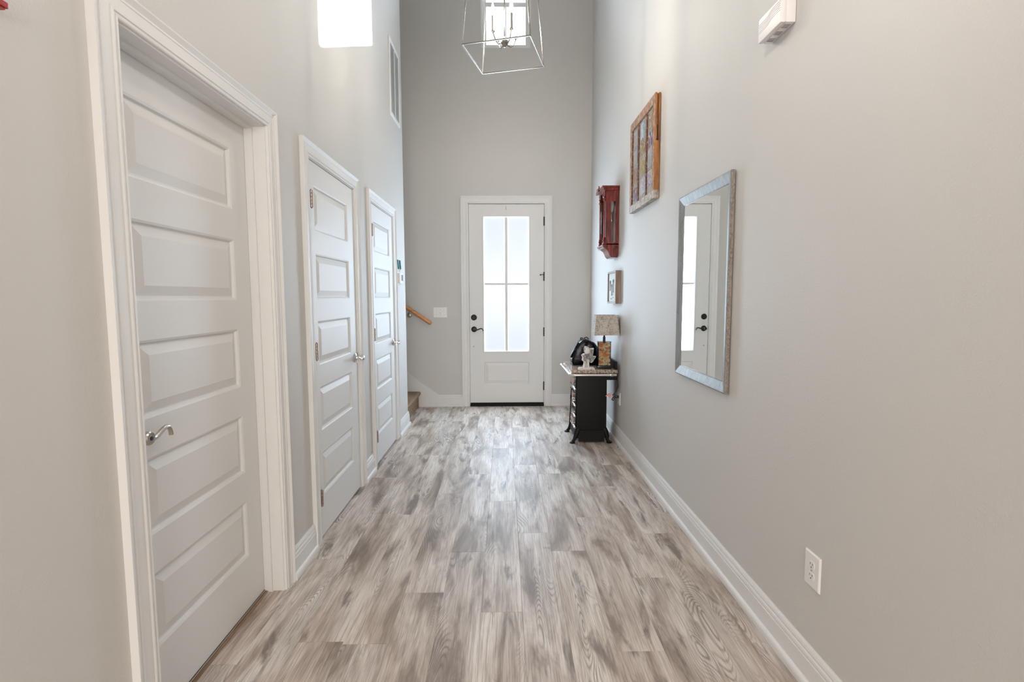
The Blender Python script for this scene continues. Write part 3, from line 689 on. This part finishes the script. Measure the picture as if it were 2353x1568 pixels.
for y, z in ((cy1 + .045, 2.372), (cy1 - .045, 2.384)): MB().lathe([(.004, z - .008), (.009, z), (.005, z + .006), (.008, z + .012), (.002, z + .022)], (fX - .030, y, 0), 'Z', 10).build('finial', 'clock', ck, True)
lo = MB(); lo.box((fX - .030, cy0 - .006, 1.822), (XR - .001, cy1 + .020, 1.838), .003); lo.box((fX - .020, cy0 - .003, 1.808), (XR - .001, cy1 + .008, 1.822), .002); lo.build('base_molding', 'clock', ck)
prof = [(XR - .001, 1.808), (fX - .008, 1.808), (fX + .004, 1.800), (fX + .020, 1.788), (fX + .032, 1.768), (fX + .042, 1.742), (fX + .056, 1.726), (fX + .062, 1.722), (XR - .012, 1.722)]
MB().prism(prof, lambda a, b, d: (a, d, b), cy0 + .008, cy1 - .008).build('bracket_drop', 'clock', ck)
MB().lathe([(.078, 0), (.078, .004), (.070, .006)], (1.012, ym, 2.205), 'X', 28).build('dial', 'dial', ck, True)
pe = MB().tube([(1.0, ym, 2.15), (1.0, ym, 1.92)], .0035, 8).build('pendulum', 'brass', ck, True)
MB().lathe([(.012, -.006), (.036, -.003), (.036, .003), (.012, .006)], (1.0, ym, 1.905), 'X', 24).build('bob', 'brass', pe, True)
MB().lathe([(.014, 2.06), (.014, 2.14), (.006, 2.15)], (1.01, ym - .03, 0), 'Z', 12).build('movement', 'brass', ck, True)

# small shadow box
fy0, fy1, fz0, fz1, fD = 4.668, 5.030, 1.295, 1.597, .049
sf = thing('shadow_box_frame', (XR, (fy0 + fy1) / 2, fz0), 'small deep box frame with old keys on pale paper', 'picture frame')
for y0, y1 in ((fy0, fy0 + .016), (fy1 - .016, fy1)): B((XR - fD, y0, fz0), (XR - .001, y1, fz1)).build('side', 'sf_wood', sf, origin=(XR - fD, y0, fz0))
for z0_, z1_ in ((fz0, fz0 + .016), (fz1 - .016, fz1)): B((XR - fD, fy0 + .016, z0_), (XR - .001, fy1 - .016, z1_)).build('side', 'sf_wood', sf, origin=(XR - fD, fy0, z0_))
fm = MB(); ringframe(fm, fy0, fy1, fz0, fz1, [(0, fD), (0, fD + .002), (.017, fD + .002), (.017, fD)], fnR(XR)); fm.build('front_rim', 'sf_wood', sf)
B((XR - .040, fy0 + .016, fz0 + .016), (XR - .034, fy1 - .016, fz1 - .016)).build('paper', 'paper', sf)
for (yk, zk, L2) in ((4.80, 1.455, .115), (4.865, 1.42, .10), (4.935, 1.46, .09)):
    kk = MB(); kk.tube([(XR - .0435, yk, zk - L2 / 2), (XR - .0435, yk, zk + L2 / 2 - .02)], .003, 6)
    kk.tube([(XR - .0435, yk + .014 * math.cos(t * PI / 6), zk + L2 / 2 - .008 + .014 * math.sin(t * PI / 6)) for t in range(13)], .0028, 6, False)
    kk.box((XR - .0455, yk, zk - L2 / 2), (XR - .0415, yk + .018, zk - L2 / 2 + .008)); kk.build('key', 'ink', sf)
for (yk, zk, w2) in ((4.80, 1.345, .04), (4.87, 1.335, .06), (4.82, 1.375, .02)): B((XR - .0412, yk, zk), (XR - .0400, yk + w2, zk + .012)).build('printed_line', 'ink', sf)

# doorbell chime box
hy0, hy1, hz0, hz1 = 1.936, 2.104, 2.351, 2.441
ch = thing('chime_box', (XR, (hy0 + hy1) / 2, hz0), 'white plastic chime box with wavy grooves high on the wall above the mirror', 'chime box')
B((XR - .036, hy0 + .001, hz0 + .001), (XR - .001, hy1 - .001, hz1 - .001), .006).build('housing', 'offwhite', ch, True)
B((XR - .057, hy0, hz0), (XR - .039, hy1, hz1), .006).build('cover', 'offwhite', ch, True)
B((XR - .040, hy0 + .004, hz0 + .004), (XR - .035, hy1 - .004, hz1 - .004)).build('seam', 'offwhite', ch)
for q in range(5):
    zq = hz1 - .012 - q * .0078
    pts = [(XR - .0572, hy0 + .006 + (hy1 - hy0 - .012) * t / 24, zq - .012 * (1 / (1 + math.exp(-(t / 24 - .50) * 22)))) for t in range(25)]
    MB().tube(pts, .0011, 6).build('groove', 'offwhite', ch)
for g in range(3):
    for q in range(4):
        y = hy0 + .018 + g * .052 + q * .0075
        B((XR - .033, y, hz0 + .0003), (XR - .010, y + .003, hz0 + .003)).build('vent_slot', 'screen', ch)  # grey boxes, colour stands in for the shade inside the openings

def outlet(y, z, w_, h_, label, n='wall_outlet'):
    o = thing(n, (XR, y, z), label, 'outlet')
    a = MB(); vs = []
    for (ins, d) in ((0, 0), (0, .0025), (.004, .0062)):
        for (u, v) in ((-1, -1), (1, -1), (1, 1), (-1, 1)): vs.append((XR - d, y + u * (w_ / 2 - ins), z + v * (h_ / 2 - ins)))
    a.add(vs, [(i * 4 + k, i * 4 + (k + 1) % 4, i * 4 + 4 + (k + 1) % 4, i * 4 + 4 + k) for i in (0, 1) for k in range(4)] + [(8, 9, 10, 11), (3, 2, 1, 0)]); a.build('plate', 'plastic', o)
    for s in (-1, 1):
        zc = z + s * .0195
        poly = [(math.cos(t) * .0175, max(-.0135, min(.0135, math.sin(t) * .0175))) for t in [2 * PI * q / 24 for q in range(24)]]
        r = MB().prism(poly, lambda a_, b_, d: (XR - d, y + a_, zc + b_), .0060, .0078).build('receptacle', 'plastic', o)
        for sy, hh in ((-.0065, .008), (.0065, .0065)): B((XR - .0081, y + sy - .0011, zc + .003 - hh / 2 + .001), (XR - .0070, y + sy + .0011, zc + .003 + hh / 2 + .001)).build('slot', 'dark', r)
        MB().lathe([(.0026, 0), (.0026, -.001)], (XR - .0072, y, zc - .0075), 'X', 10).build('slot', 'dark', r)
    MB().lathe([(.003, 0), (.003, -.001)], (XR - .0062, y, z), 'X', 10).build('screw', 'nickel', o)
    return o
outlet(1.681, .417, .086, .123, 'white duplex outlet below the chime box with nothing plugged in')
outlet(4.668, .420, .086, .115, 'white duplex outlet behind the black stove with a black plug in it')

# ------------------------------------------------------------------ left wall things
vy0, vy1, vz0, vz1 = 4.850, 5.275, 3.028, 3.712
vt = thing('return_air_grille', (XL, (vy0 + vy1) / 2, vz0), 'tall white louvred return air grille high beside the wall corner', 'vent')
fm = MB(); ringframe(fm, vy0, vy1, vz0, vz1, [(0, 0), (0, .004), (.005, .012), (.030, .012), (.036, .007), (.036, 0)], fnL(XL)); fm.build('frame', 'plastic', vt)
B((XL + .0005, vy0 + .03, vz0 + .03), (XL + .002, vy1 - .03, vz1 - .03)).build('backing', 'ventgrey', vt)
B((XL + .002, (vy0 + vy1) / 2 - .010, vz0 + .034), (XL + .011, (vy0 + vy1) / 2 + .010, vz1 - .034)).build('center_bar', 'plastic', vt)
sl_ = MB(); nz = 46
for q in range(nz):
    z = vz0 + .04 + (vz1 - vz0 - .08) * q / (nz - 1)
    sl_.add([(XL + .002, vy0 + .035, z + .008), (XL + .010, vy0 + .035, z - .002), (XL + .010, vy1 - .035, z - .002), (XL + .002, vy1 - .035, z + .008), (XL + .002, vy0 + .035, z + .0065), (XL + .010, vy0 + .035, z - .0035), (XL + .010, vy1 - .035, z - .0035), (XL + .002, vy1 - .035, z + .0065)],
            [(0, 1, 2, 3), (7, 6, 5, 4), (0, 4, 5, 1), (1, 5, 6, 2), (2, 6, 7, 3), (3, 7, 4, 0)])
o = sl_.build('louvres', 'plastic', vt); o['kind'] = 'stuff'

tm = thing('thermostat', (XL, 5.06, 1.482), 'white wall thermostat with grey display below a teal clip', 'thermostat')
B((XL, 4.988, 1.482), (XL + .008, 5.150, 1.604), .004).build('wall_plate', 'plastic', tm, True)
B((XL + .008, 5.005, 1.494), (XL + .034, 5.135, 1.594), .005).build('body', 'plastic', tm, True)
B((XL + .0338, 5.045, 1.520), (XL + .0350, 5.128, 1.578)).build('display', 'screen', tm)
tl = thing('key_lanyard', (XL, 5.08, 1.62), 'teal fabric lanyard with a small metal clip above the thermostat', 'lanyard')
MB().prism([(5.030, 1.722), (5.062, 1.722), (5.095, 1.634), (5.062, 1.634)], lambda a, b, d: (d, a, b), XL + .001, XL + .010).build('strap', 'teal', tl)
MB().prism([(5.085, 1.720), (5.115, 1.720), (5.140, 1.636), (5.118, 1.636)], lambda a, b, d: (d, a, b), XL + .006, XL + .018).build('strap', 'teal', tl)
MB().tube([(XL + .012, 5.095, 1.636), (XL + .014, 5.098, 1.618), (XL + .014, 5.115, 1.608), (XL + .014, 5.135, 1.610), (XL + .014, 5.142, 1.624)], .003, 8).build('clip', 'nickel', tl, True)

# three gang switch on the end wall
sw = thing('light_switch', (-.78, YB, 1.11), 'white three gang light switch plate beside the front door', 'light switch')
sx0, sx1, sz0_, sz1_ = -.866, -.698, 1.108, 1.234
vs = []
for (ins, d) in ((0, 0), (0, .0025), (.004, .006)):
    for (u, v) in ((sx0 + ins, sz0_ + ins), (sx1 - ins, sz0_ + ins), (sx1 - ins, sz1_ - ins), (sx0 + ins, sz1_ - ins)): vs.append((u, YB - d, v))
MB().add(vs, [(i * 4 + k, i * 4 + (k + 1) % 4, i * 4 + 4 + (k + 1) % 4, i * 4 + 4 + k) for i in (0, 1) for k in range(4)] + [(8, 9, 10, 11)]).build('plate', 'plastic', sw)
for q in range(3):
    x = (sx0 + sx1) / 2 + (q - 1) * .046; z = (sz0_ + sz1_) / 2
    t_ = MB().prism([(z - .012, .006), (z + .012, .006), (z + (.010 if q == 1 else -.002), .017), (z + (.002 if q == 1 else -.010), .017)], lambda a, b, d: (d, YB - b, a), x - .005, x + .005).build('toggle', 'plastic', sw)
    for e in (-1, 1): MB().lathe([(.003, 0), (.003, -.001)], (x, YB - .0058, z + e * .030), 'Y', 10).build('screw', 'screen', sw)

# dark ledge on the near left wall
lg = thing('wall_ledge', (XL, .82, 1.94), 'red wooden wall ledge beside the widest door casing', 'shelf')
B((XL, .55, 1.938), (XL + .034, 1.098, 1.942)).build('underside', 'redwood', lg)
B((XL, .545, 1.942), (XL + .037, 1.103, 1.954), .002).build('board', 'redwood', lg)

# ------------------------------------------------------------------ stove used as a side table
sv = thing('parlor_stove', (.81, 4.88, 0), 'black cast iron parlor stove with nickel towel rail and granite top', 'stove')
bx0, bx1, by0, by1 = .672, .951, 4.690, 5.075
B((bx0, by0, .095), (bx1, by1, .640), .006).build('body', 'iron', sv, True)
B((bx0 - .004, by0 - .006, .625), (bx1 + .004, by1 + .006, .662), .004).build('top_molding', 'iron', sv, True)
sk_ = MB()
sk_.prism([(bx0 - .012, .045), (bx1 + .006, .045), (bx1 + .002, .115), (bx0 - .004, .115)], lambda a, b, d: (a, d, b), by0 - .006, by1 + .006); sk_.build('base_skirt', 'iron', sv)
B((bx0 + .02, by0 - .009, .012), (bx1 - .02, by0 - .004, .10)).build('apron', 'iron', sv)
B((bx1, by0 + .01, .588), (1.050, by1 - .01, .648), .004).build('rear_shelf', 'iron', sv)
bpl = B((1.0165, 4.640, .694), (1.034, 5.235, .768), .003).build('back_plate', 'iron'); tag(bpl, 'black iron back plate standing on the rear edge of the granite behind the cork lamp', 'back plate')
B((.612, 4.624, .661), (.622, 5.262, .694), .002).build('front_trim', 'granite', sv)
gr = B((.622, 4.620, .664), (1.034, 5.262, .694), .002).build('granite_top', 'granite', sv)
for (x, y, sx, sy) in ((bx0, by0, -1, -1), (bx1, by0, 1, -1), (bx0, by1, -1, 1), (bx1, by1, 1, 1)):
    fx = x + sx * (.040 if sx < 0 else .024); fy = y + sy * .012
    lg_ = MB().tube([(x - sx * .02, y - sy * .02, .125), (x - sx * .004, y - sy * .008, .095), (x + sx * .008, y + sy * .0, .060), (fx - sx * .016, fy - sy * .006, .028), (fx, fy, .010)], [.030, .026, .020, .015, .013], 12).build('leg', 'iron', sv, True)
    MB().lathe([(.024, 0), (.028, .004), (.024, .010), (.014, .016)], (fx, fy, 0), 'Z', 16).build('foot', 'iron', lg_, True)
FX = bx0
for q, (z0_, z1_) in enumerate(((.500, .610), (.345, .470), (.245, .330), (.140, .232))):
    dr = B((FX - .016, by0 + .020, z0_), (FX, by1 - .020, z1_), .005).build('front_door', 'iron_gloss', sv, True)
    if q != 2: B((FX - .0185, by0 + .060, z0_ + .030), (FX - .0155, by1 - .060, z1_ - .020), .001).build('mica_window', 'mica', dr)
    B((FX - .024, by0 + .012, z0_ - .004), (FX - .006, by1 - .012, z0_ + .010), .004).build('nickel_ledge', 'chrome', dr, True)
    MB().lathe([(.006, 0), (.006, -.010), (.012, -.016), (.012, -.022), (.005, -.026)], (FX - .012, by0 + .026, (z0_ + z1_) / 2), 'X', 14).build('knob', 'chrome', dr, True)
for q, z in enumerate((.618, .482, .338, .238, .132)):
    MB().tube([(FX - .010, by0 - .004, z), (FX - .010, by1 + .004, z)], .0065, 10).build('trim_band', 'iron_gloss', sv, True)
lt = MB()
for q in range(4): lt.box((FX - .034, by0 + .012 + q * .020, .392 + q * .003), (FX - .010, by0 + .024 + q * .020, .400 + q * .004), .002)
lt.build('draft_slides', 'chrome', sv, True)
rl = MB(); zr = .650
pts = [(1.020, 4.604, zr), (.70, 4.604, zr), (.650, 4.606, zr)]
for t in range(1, 9): 
    an = t / 8 * PI / 2; pts.append((.650 - .048 * math.sin(an), 4.654 - .048 * math.cos(an), zr))
pts += [(.602, 4.75, zr), (.602, 5.330, zr)]
ro = MB().tube(pts, .0115, 12).build('towel_rail', 'rail', sv, True)
for x in (.975, ): MB().lathe([(.0135, x - .016), (.0145, x - .012), (.0145, x + .012), (.0135, x + .016)], (0, 4.604, zr), 'X', 14).build('collar', 'chrome', ro, True)
for y in (4.675, 5.335): MB().lathe([(.0125, y - .016), (.0145, y - .010), (.0145, y + .010), (.0125, y + .016)], (.602, 0, zr), 'Y', 14).build('collar', 'chrome', ro, True)
for y in (4.72, 5.20): MB().tube([(.602, y, zr), (.640, y, zr - .004), (.672, y if y < 5 else 5.06, zr - .012)], .006, 8).build('bracket', 'iron_gloss', ro, True)
for x in (.72, .94): MB().tube([(x, 4.604, zr), (x, 4.65, zr - .006), (x, 4.70, zr - .010)], .006, 8).build('bracket', 'iron_gloss', ro, True)
pk = thing('lid_lifter', (.637, 4.86, .13), 'thin black iron lifter hanging at the front of the stove', 'tool')
MB().tube([(.648, 4.83, .478), (.646, 4.84, .486), (.642, 4.85, .474), (.641, 4.85, .44), (.634, 4.85, .28), (.626, 4.85, .130)], [.003, .004, .004, .0045, .005, .005], 8).build('rod', 'iron', pk, True)
B((.632, 4.838, .395), (.646, 4.862, .425), .003).build('clasp', 'iron', pk, True)

# cork lamp
lx, ly, z0 = .9290, 4.737, .694
lm = thing('table_lamp', (lx, ly, z0), 'table lamp with a clear glass base full of wine corks and a script print shade', 'lamp')
B((lx - .0655, ly - .043, z0), (lx + .0655, ly + .043, z0 + .027), .003).build('base', 'iron_gloss', lm, True)
gl = MB(); g = .0575; g2 = .034; t_ = .0015; gz0, gz1 = z0 + .028, .940
for (x0, y0, x1, y1) in ((-g, -g2, g, -g2 + t_), (-g, g2 - t_, g, g2), (-g, -g2 + t_, -g + t_, g2 - t_), (g - t_, -g2 + t_, g, g2 - t_)): gl.box((lx + x0, ly + y0, gz0), (lx + x1, ly + y1, gz1))
gl.build('glass_vase', 'glass_vase', lm)
B((lx - .061, ly - .039, .941), (lx + .061, ly + .039, .946), .001).build('top_plate', 'iron_gloss', lm)
MB().lathe([(.0125, .900), (.0125, .985), (.010, .988), (.008, .992), (.008, 1.10)], (lx, ly, 0), 'Z', 16).build('stem', 'iron_gloss', lm, True)
random.seed(11)
cork_me = [MB().lathe([(.0095, -.021), (.0112, -.0195), (.0115, 0), (.0112, .0195), (.0095, .021)], (0, 0, 0), 'Z', 12).build('cork', CORKS[i], lm, True) for i in range(5)]
placed = []
def place_cork(i, p, eul):
    if cork_me[i % 5].get('used'):
        o = cork_me[i % 5].copy(); COL.objects.link(o); o.parent = lm
    else: o = cork_me[i % 5]; o['used'] = 1
    o.location = Vector(p) - lm.location; o.rotation_euler = eul
idx = 0
for layer in range(10):
    z = gz0 + .0125 + layer * .0210
    for (sx, sy) in ((-.036, -.018), (.001, -.019), (.037, -.018), (-.034, .018), (.004, .019), (.036, .018)):
        jx, jz = random.uniform(-.007, .007), random.uniform(-.004, .004)
        if random.random() < .22: eul = (PI / 2 + random.uniform(-.12, .12), 0, random.uniform(-.2, .2)); x, yy = sx + jx, sy * .58     # end on
        else: eul = (random.uniform(-.12, .12), PI / 2 + random.uniform(-1.1, 1.1), random.uniform(-.12, .12)); x, yy = max(-.032, min(.032, sx + jx)), sy
        place_cork(random.randrange(5), (lx + x, ly + yy, z + jz), eul)
shx = .940; sb, st_, zb, zt2 = .1165, .0985, 1.007, 1.192
vs = []; 
for (h_, z, ins) in ((sb, zb, 0), (st_, zt2, 0), (st_, zt2, .002), (sb, zb, .002)):
    for (a, b) in C4: vs.append((shx + a * (h_ - ins), ly + b * (h_ - ins) * .70, z))
shade = MB().add(vs, [(i * 4 + k, i * 4 + (k + 1) % 4, ((i + 1) % 4) * 4 + (k + 1) % 4, ((i + 1) % 4) * 4 + k) for i in range(4) for k in range(4)]).build('shade', 'script', lm)
MB().tube([(shx - sb + .012, ly, zb + .05), (lx, ly, zb + .06), (shx + sb - .012, ly, zb + .05)], .002, 6).build('spider', 'iron', lm)
# cord and plug
cd = thing('lamp_cord', (1.0, 4.66, .42), 'black lamp cord bundled and plugged into the outlet behind the stove', 'cord')
MB().tube(smooth([(1.040, 4.655, .60), (1.046, 4.652, .54), (1.028, 4.650, .49), (1.012, 4.648, .455), (.996, 4.647, .428), (.990, 4.647, .418), (.998, 4.647, .410), (1.010, 4.648, .414), (1.008, 4.650, .440), (1.022, 4.652, .48), (1.024, 4.655, .53), (1.022, 4.656, .58)]), .0045, 8).build('loop', 'cable', cd, True)
MB().tube(smooth([(1.032, 4.653, .585), (1.036, 4.650, .53), (1.026, 4.647, .485), (1.010, 4.645, .47), (.994, 4.644, .455)]), .0045, 8).build('loop', 'cable', cd, True)
MB().tube(smooth([(1.008, 4.650, .440), (1.012, 4.655, .425), (1.024, 4.660, .432), (1.036, 4.664, .438)]), .0035, 8).build('lead', 'cable', cd, True)
B((1.028, 4.654, .428), (1.0555, 4.680, .450), .004).build('plug', 'cable', cd, True)
pt = MB(); pt.prism([(.930, .452), (.952, .466), (.966, .474), (.980, .470), (.984, .450), (.972, .426), (.960, .438), (.955, .450), (.934, .446)], lambda a, b, d: (a, d, b), 4.640, 4.650); pt.build('pink_tag', 'pink', cd)

# state shaped cut-out on a stand
fg = thing('cutout_figurine', (.757, 4.665, .694), 'whitewashed wooden figurine with a jagged grey cut-out on a stepped base', 'figurine')
B((.683, 4.640, .694), (.829, 4.715, .704), .002).build('base', 'whitewash', fg); B((.690, 4.646, .704), (.822, 4.709, .713), .002).build('base', 'whitewash', fg)
tp = lambda x, y: (.7565 + (x - 870) / 13.07 * 4.68 / 1180, .713 + (1105 - y) / 13.07 * 4.68 / 1180)
MB().prism([tp(*p) for p in ((835, 1110), (950, 1110), (945, 860), (880, 870), (850, 960))], lambda a, b, d: (a, d, b), 4.666, 4.690).build('stem', 'whitewash', fg)
MB().prism([tp(*p) for p in ((770, 1108), (815, 1108), (850, 860), (800, 860))], lambda a, b, d: (a, d, b), 4.670, 4.694).build('stem', 'whitewash', fg)
tex = [(965, 520), (1080, 518), (1066, 640), (1045, 758), (1140, 762), (1132, 800), (1080, 870), (1058, 925), (1010, 965), (962, 945), (950, 880), (900, 862), (850, 850), (826, 905), (775, 932), (722, 885), (738, 800), (706, 732), (765, 682), (950, 640)]
cut = MB().prism([tp(*p) for p in tex], lambda a, b, d: (a, d, b), 4.654, 4.676).build('cutout', 'whitewash', fg)
cxm = sum(p[0] for p in tex) / len(tex); cym = sum(p[1] for p in tex) / len(tex)
MB().prism([tp(cxm + (x - cxm) * .86 + 8, cym + (y - cym) * .88 + 6) for x, y in tex], lambda a, b, d: (a, d, b), 4.6525, 4.656).build('grey_face', 'texas_front', cut)
fan = [(800, 640), (795, 560), (815, 475), (850, 462), (890, 475), (930, 500), (955, 530), (965, 640), (860, 690)]
MB().prism([tp(*p) for p in fan], lambda a, b, d: (a, d, b), 4.682, 4.696).build('rounded_plaque', 'whitewash', fg)

# backpack on the far end of the top
bp = thing('backpack', (.79, 5.05, .694), 'shiny black leather backpack behind the figurine on the granite top', 'backpack')
bq = lambda x, y: (.7860 + (x - 820) / 13.07 * 5.0 / 1180, .694 + (1050 - y) / 13.07 * 5.0 / 1180 * 1.035)
outl = [(440, 1050), (424, 960), (432, 850), (462, 740), (510, 630), (575, 500), (650, 395), (730, 325), (830, 292), (930, 305), (1050, 375), (1160, 455), (1245, 540), (1262, 700), (1262, 900), (1250, 1050)]
po = [bq(*p) for p in outl]; ccx = sum(p[0] for p in po) / len(po); ccz = .80
bm = bmesh.new(); rings = []
for (y, s) in ((4.945, .80), (4.950, .90), (4.965, .97), (4.99, 1.0), (5.08, 1.0), (5.12, .97), (5.14, .9), (5.15, .78)):
    rings.append([bm.verts.new((ccx + (x - ccx) * s, y, max(.6945, ccz + (z - ccz) * s))) for x, z in po])
for i in range(len(rings) - 1):
    for k in range(len(po)): bm.faces.new((rings[i][k], rings[i][(k + 1) % len(po)], rings[i + 1][(k + 1) % len(po)], rings[i + 1][k]))
bm.faces.new(rings[0]); bm.faces.new(rings[-1][::-1]); bmesh.ops.recalc_face_normals(bm, faces=bm.faces[:])
me = bpy.data.meshes.new('bag_body'); bm.to_mesh(me); bm.free(); me.materials.append(MAT['leather'])
for p in me.polygons: p.use_smooth = True
o = bpy.data.objects.new('bag_body', me); COL.objects.link(o); setparent(o, bp)
pk_ = [(760, 1045), (770, 800), (795, 600), (820, 450), (880, 385), (980, 360), (1080, 390), (1150, 470), (1185, 620), (1195, 850), (1190, 1045)]
pp = [bq(*p) for p in pk_]; pc = sum(p[0] for p in pp) / len(pp)
bm = bmesh.new(); rings = []
for (y, s) in ((4.952, 1.0), (4.938, .98), (4.930, .92), (4.926, .80)):
    rings.append([bm.verts.new((pc + (x - pc) * s, y, max(.6946, .79 + (z - .79) * s))) for x, z in pp])
for i in range(3):
    for k in range(len(pp)): bm.faces.new((rings[i][k], rings[i][(k + 1) % len(pp)], rings[i + 1][(k + 1) % len(pp)], rings[i + 1][k]))
bm.faces.new(rings[-1]); bmesh.ops.recalc_face_normals(bm, faces=bm.faces[:])
me = bpy.data.meshes.new('front_pocket'); bm.to_mesh(me); bm.free(); me.materials.append(MAT['leather'])
for p in me.polygons: p.use_smooth = True
o = bpy.data.objects.new('front_pocket', me); COL.objects.link(o); setparent(o, bp)
MB().tube(smooth([(x, 4.944, z) for x, z in pp[2:-2]]), .0022, 8).build('piping', 'leather', bp, True)
def bpt(x, y, Y): a, b = bq(x, y); return (a, Y, b)
MB().tube(smooth([bpt(735, 320, 5.03), bpt(715, 285, 5.03), bpt(745, 268, 5.03), bpt(790, 292, 5.03)]), .0055, 8).build('strap_loop', 'webbing', bp, True)
MB().tube(smooth([bpt(820, 292, 5.04), bpt(860, 268, 5.04), bpt(905, 258, 5.04), bpt(950, 285, 5.04), bpt(970, 315, 5.04)]), .0050, 8).build('top_handle', 'webbing', bp, True)
MB().tube(smooth([bpt(640, 400, 4.985), bpt(560, 520, 4.975), bpt(500, 640, 4.972), bpt(440, 760, 4.985), bpt(424, 830, 5.0)]), .0085, 8).build('shoulder_strap', 'leather', bp, True)
MB().tube(smooth([bpt(655, 470, 4.958), bpt(600, 560, 4.952), bpt(575, 640, 4.95), bpt(555, 740, 4.95)]), .0060, 8).build('side_seam', 'leather', bp, True)
mk = MB()
random.seed(5)
for q in range(7):
    x0, y0 = 540 + q * 32, 1000 - abs(q - 2.5) * 22 + random.uniform(-30, 10)
    mk.tube([bpt(x0, y0, 4.944), bpt(x0 + 18, y0 - 45, 4.942), bpt(x0 + 40, y0 - 20, 4.942), bpt(x0 + 58, y0 - 60, 4.944)], .0012, 5)
mk.build('crease', 'leather', bp)
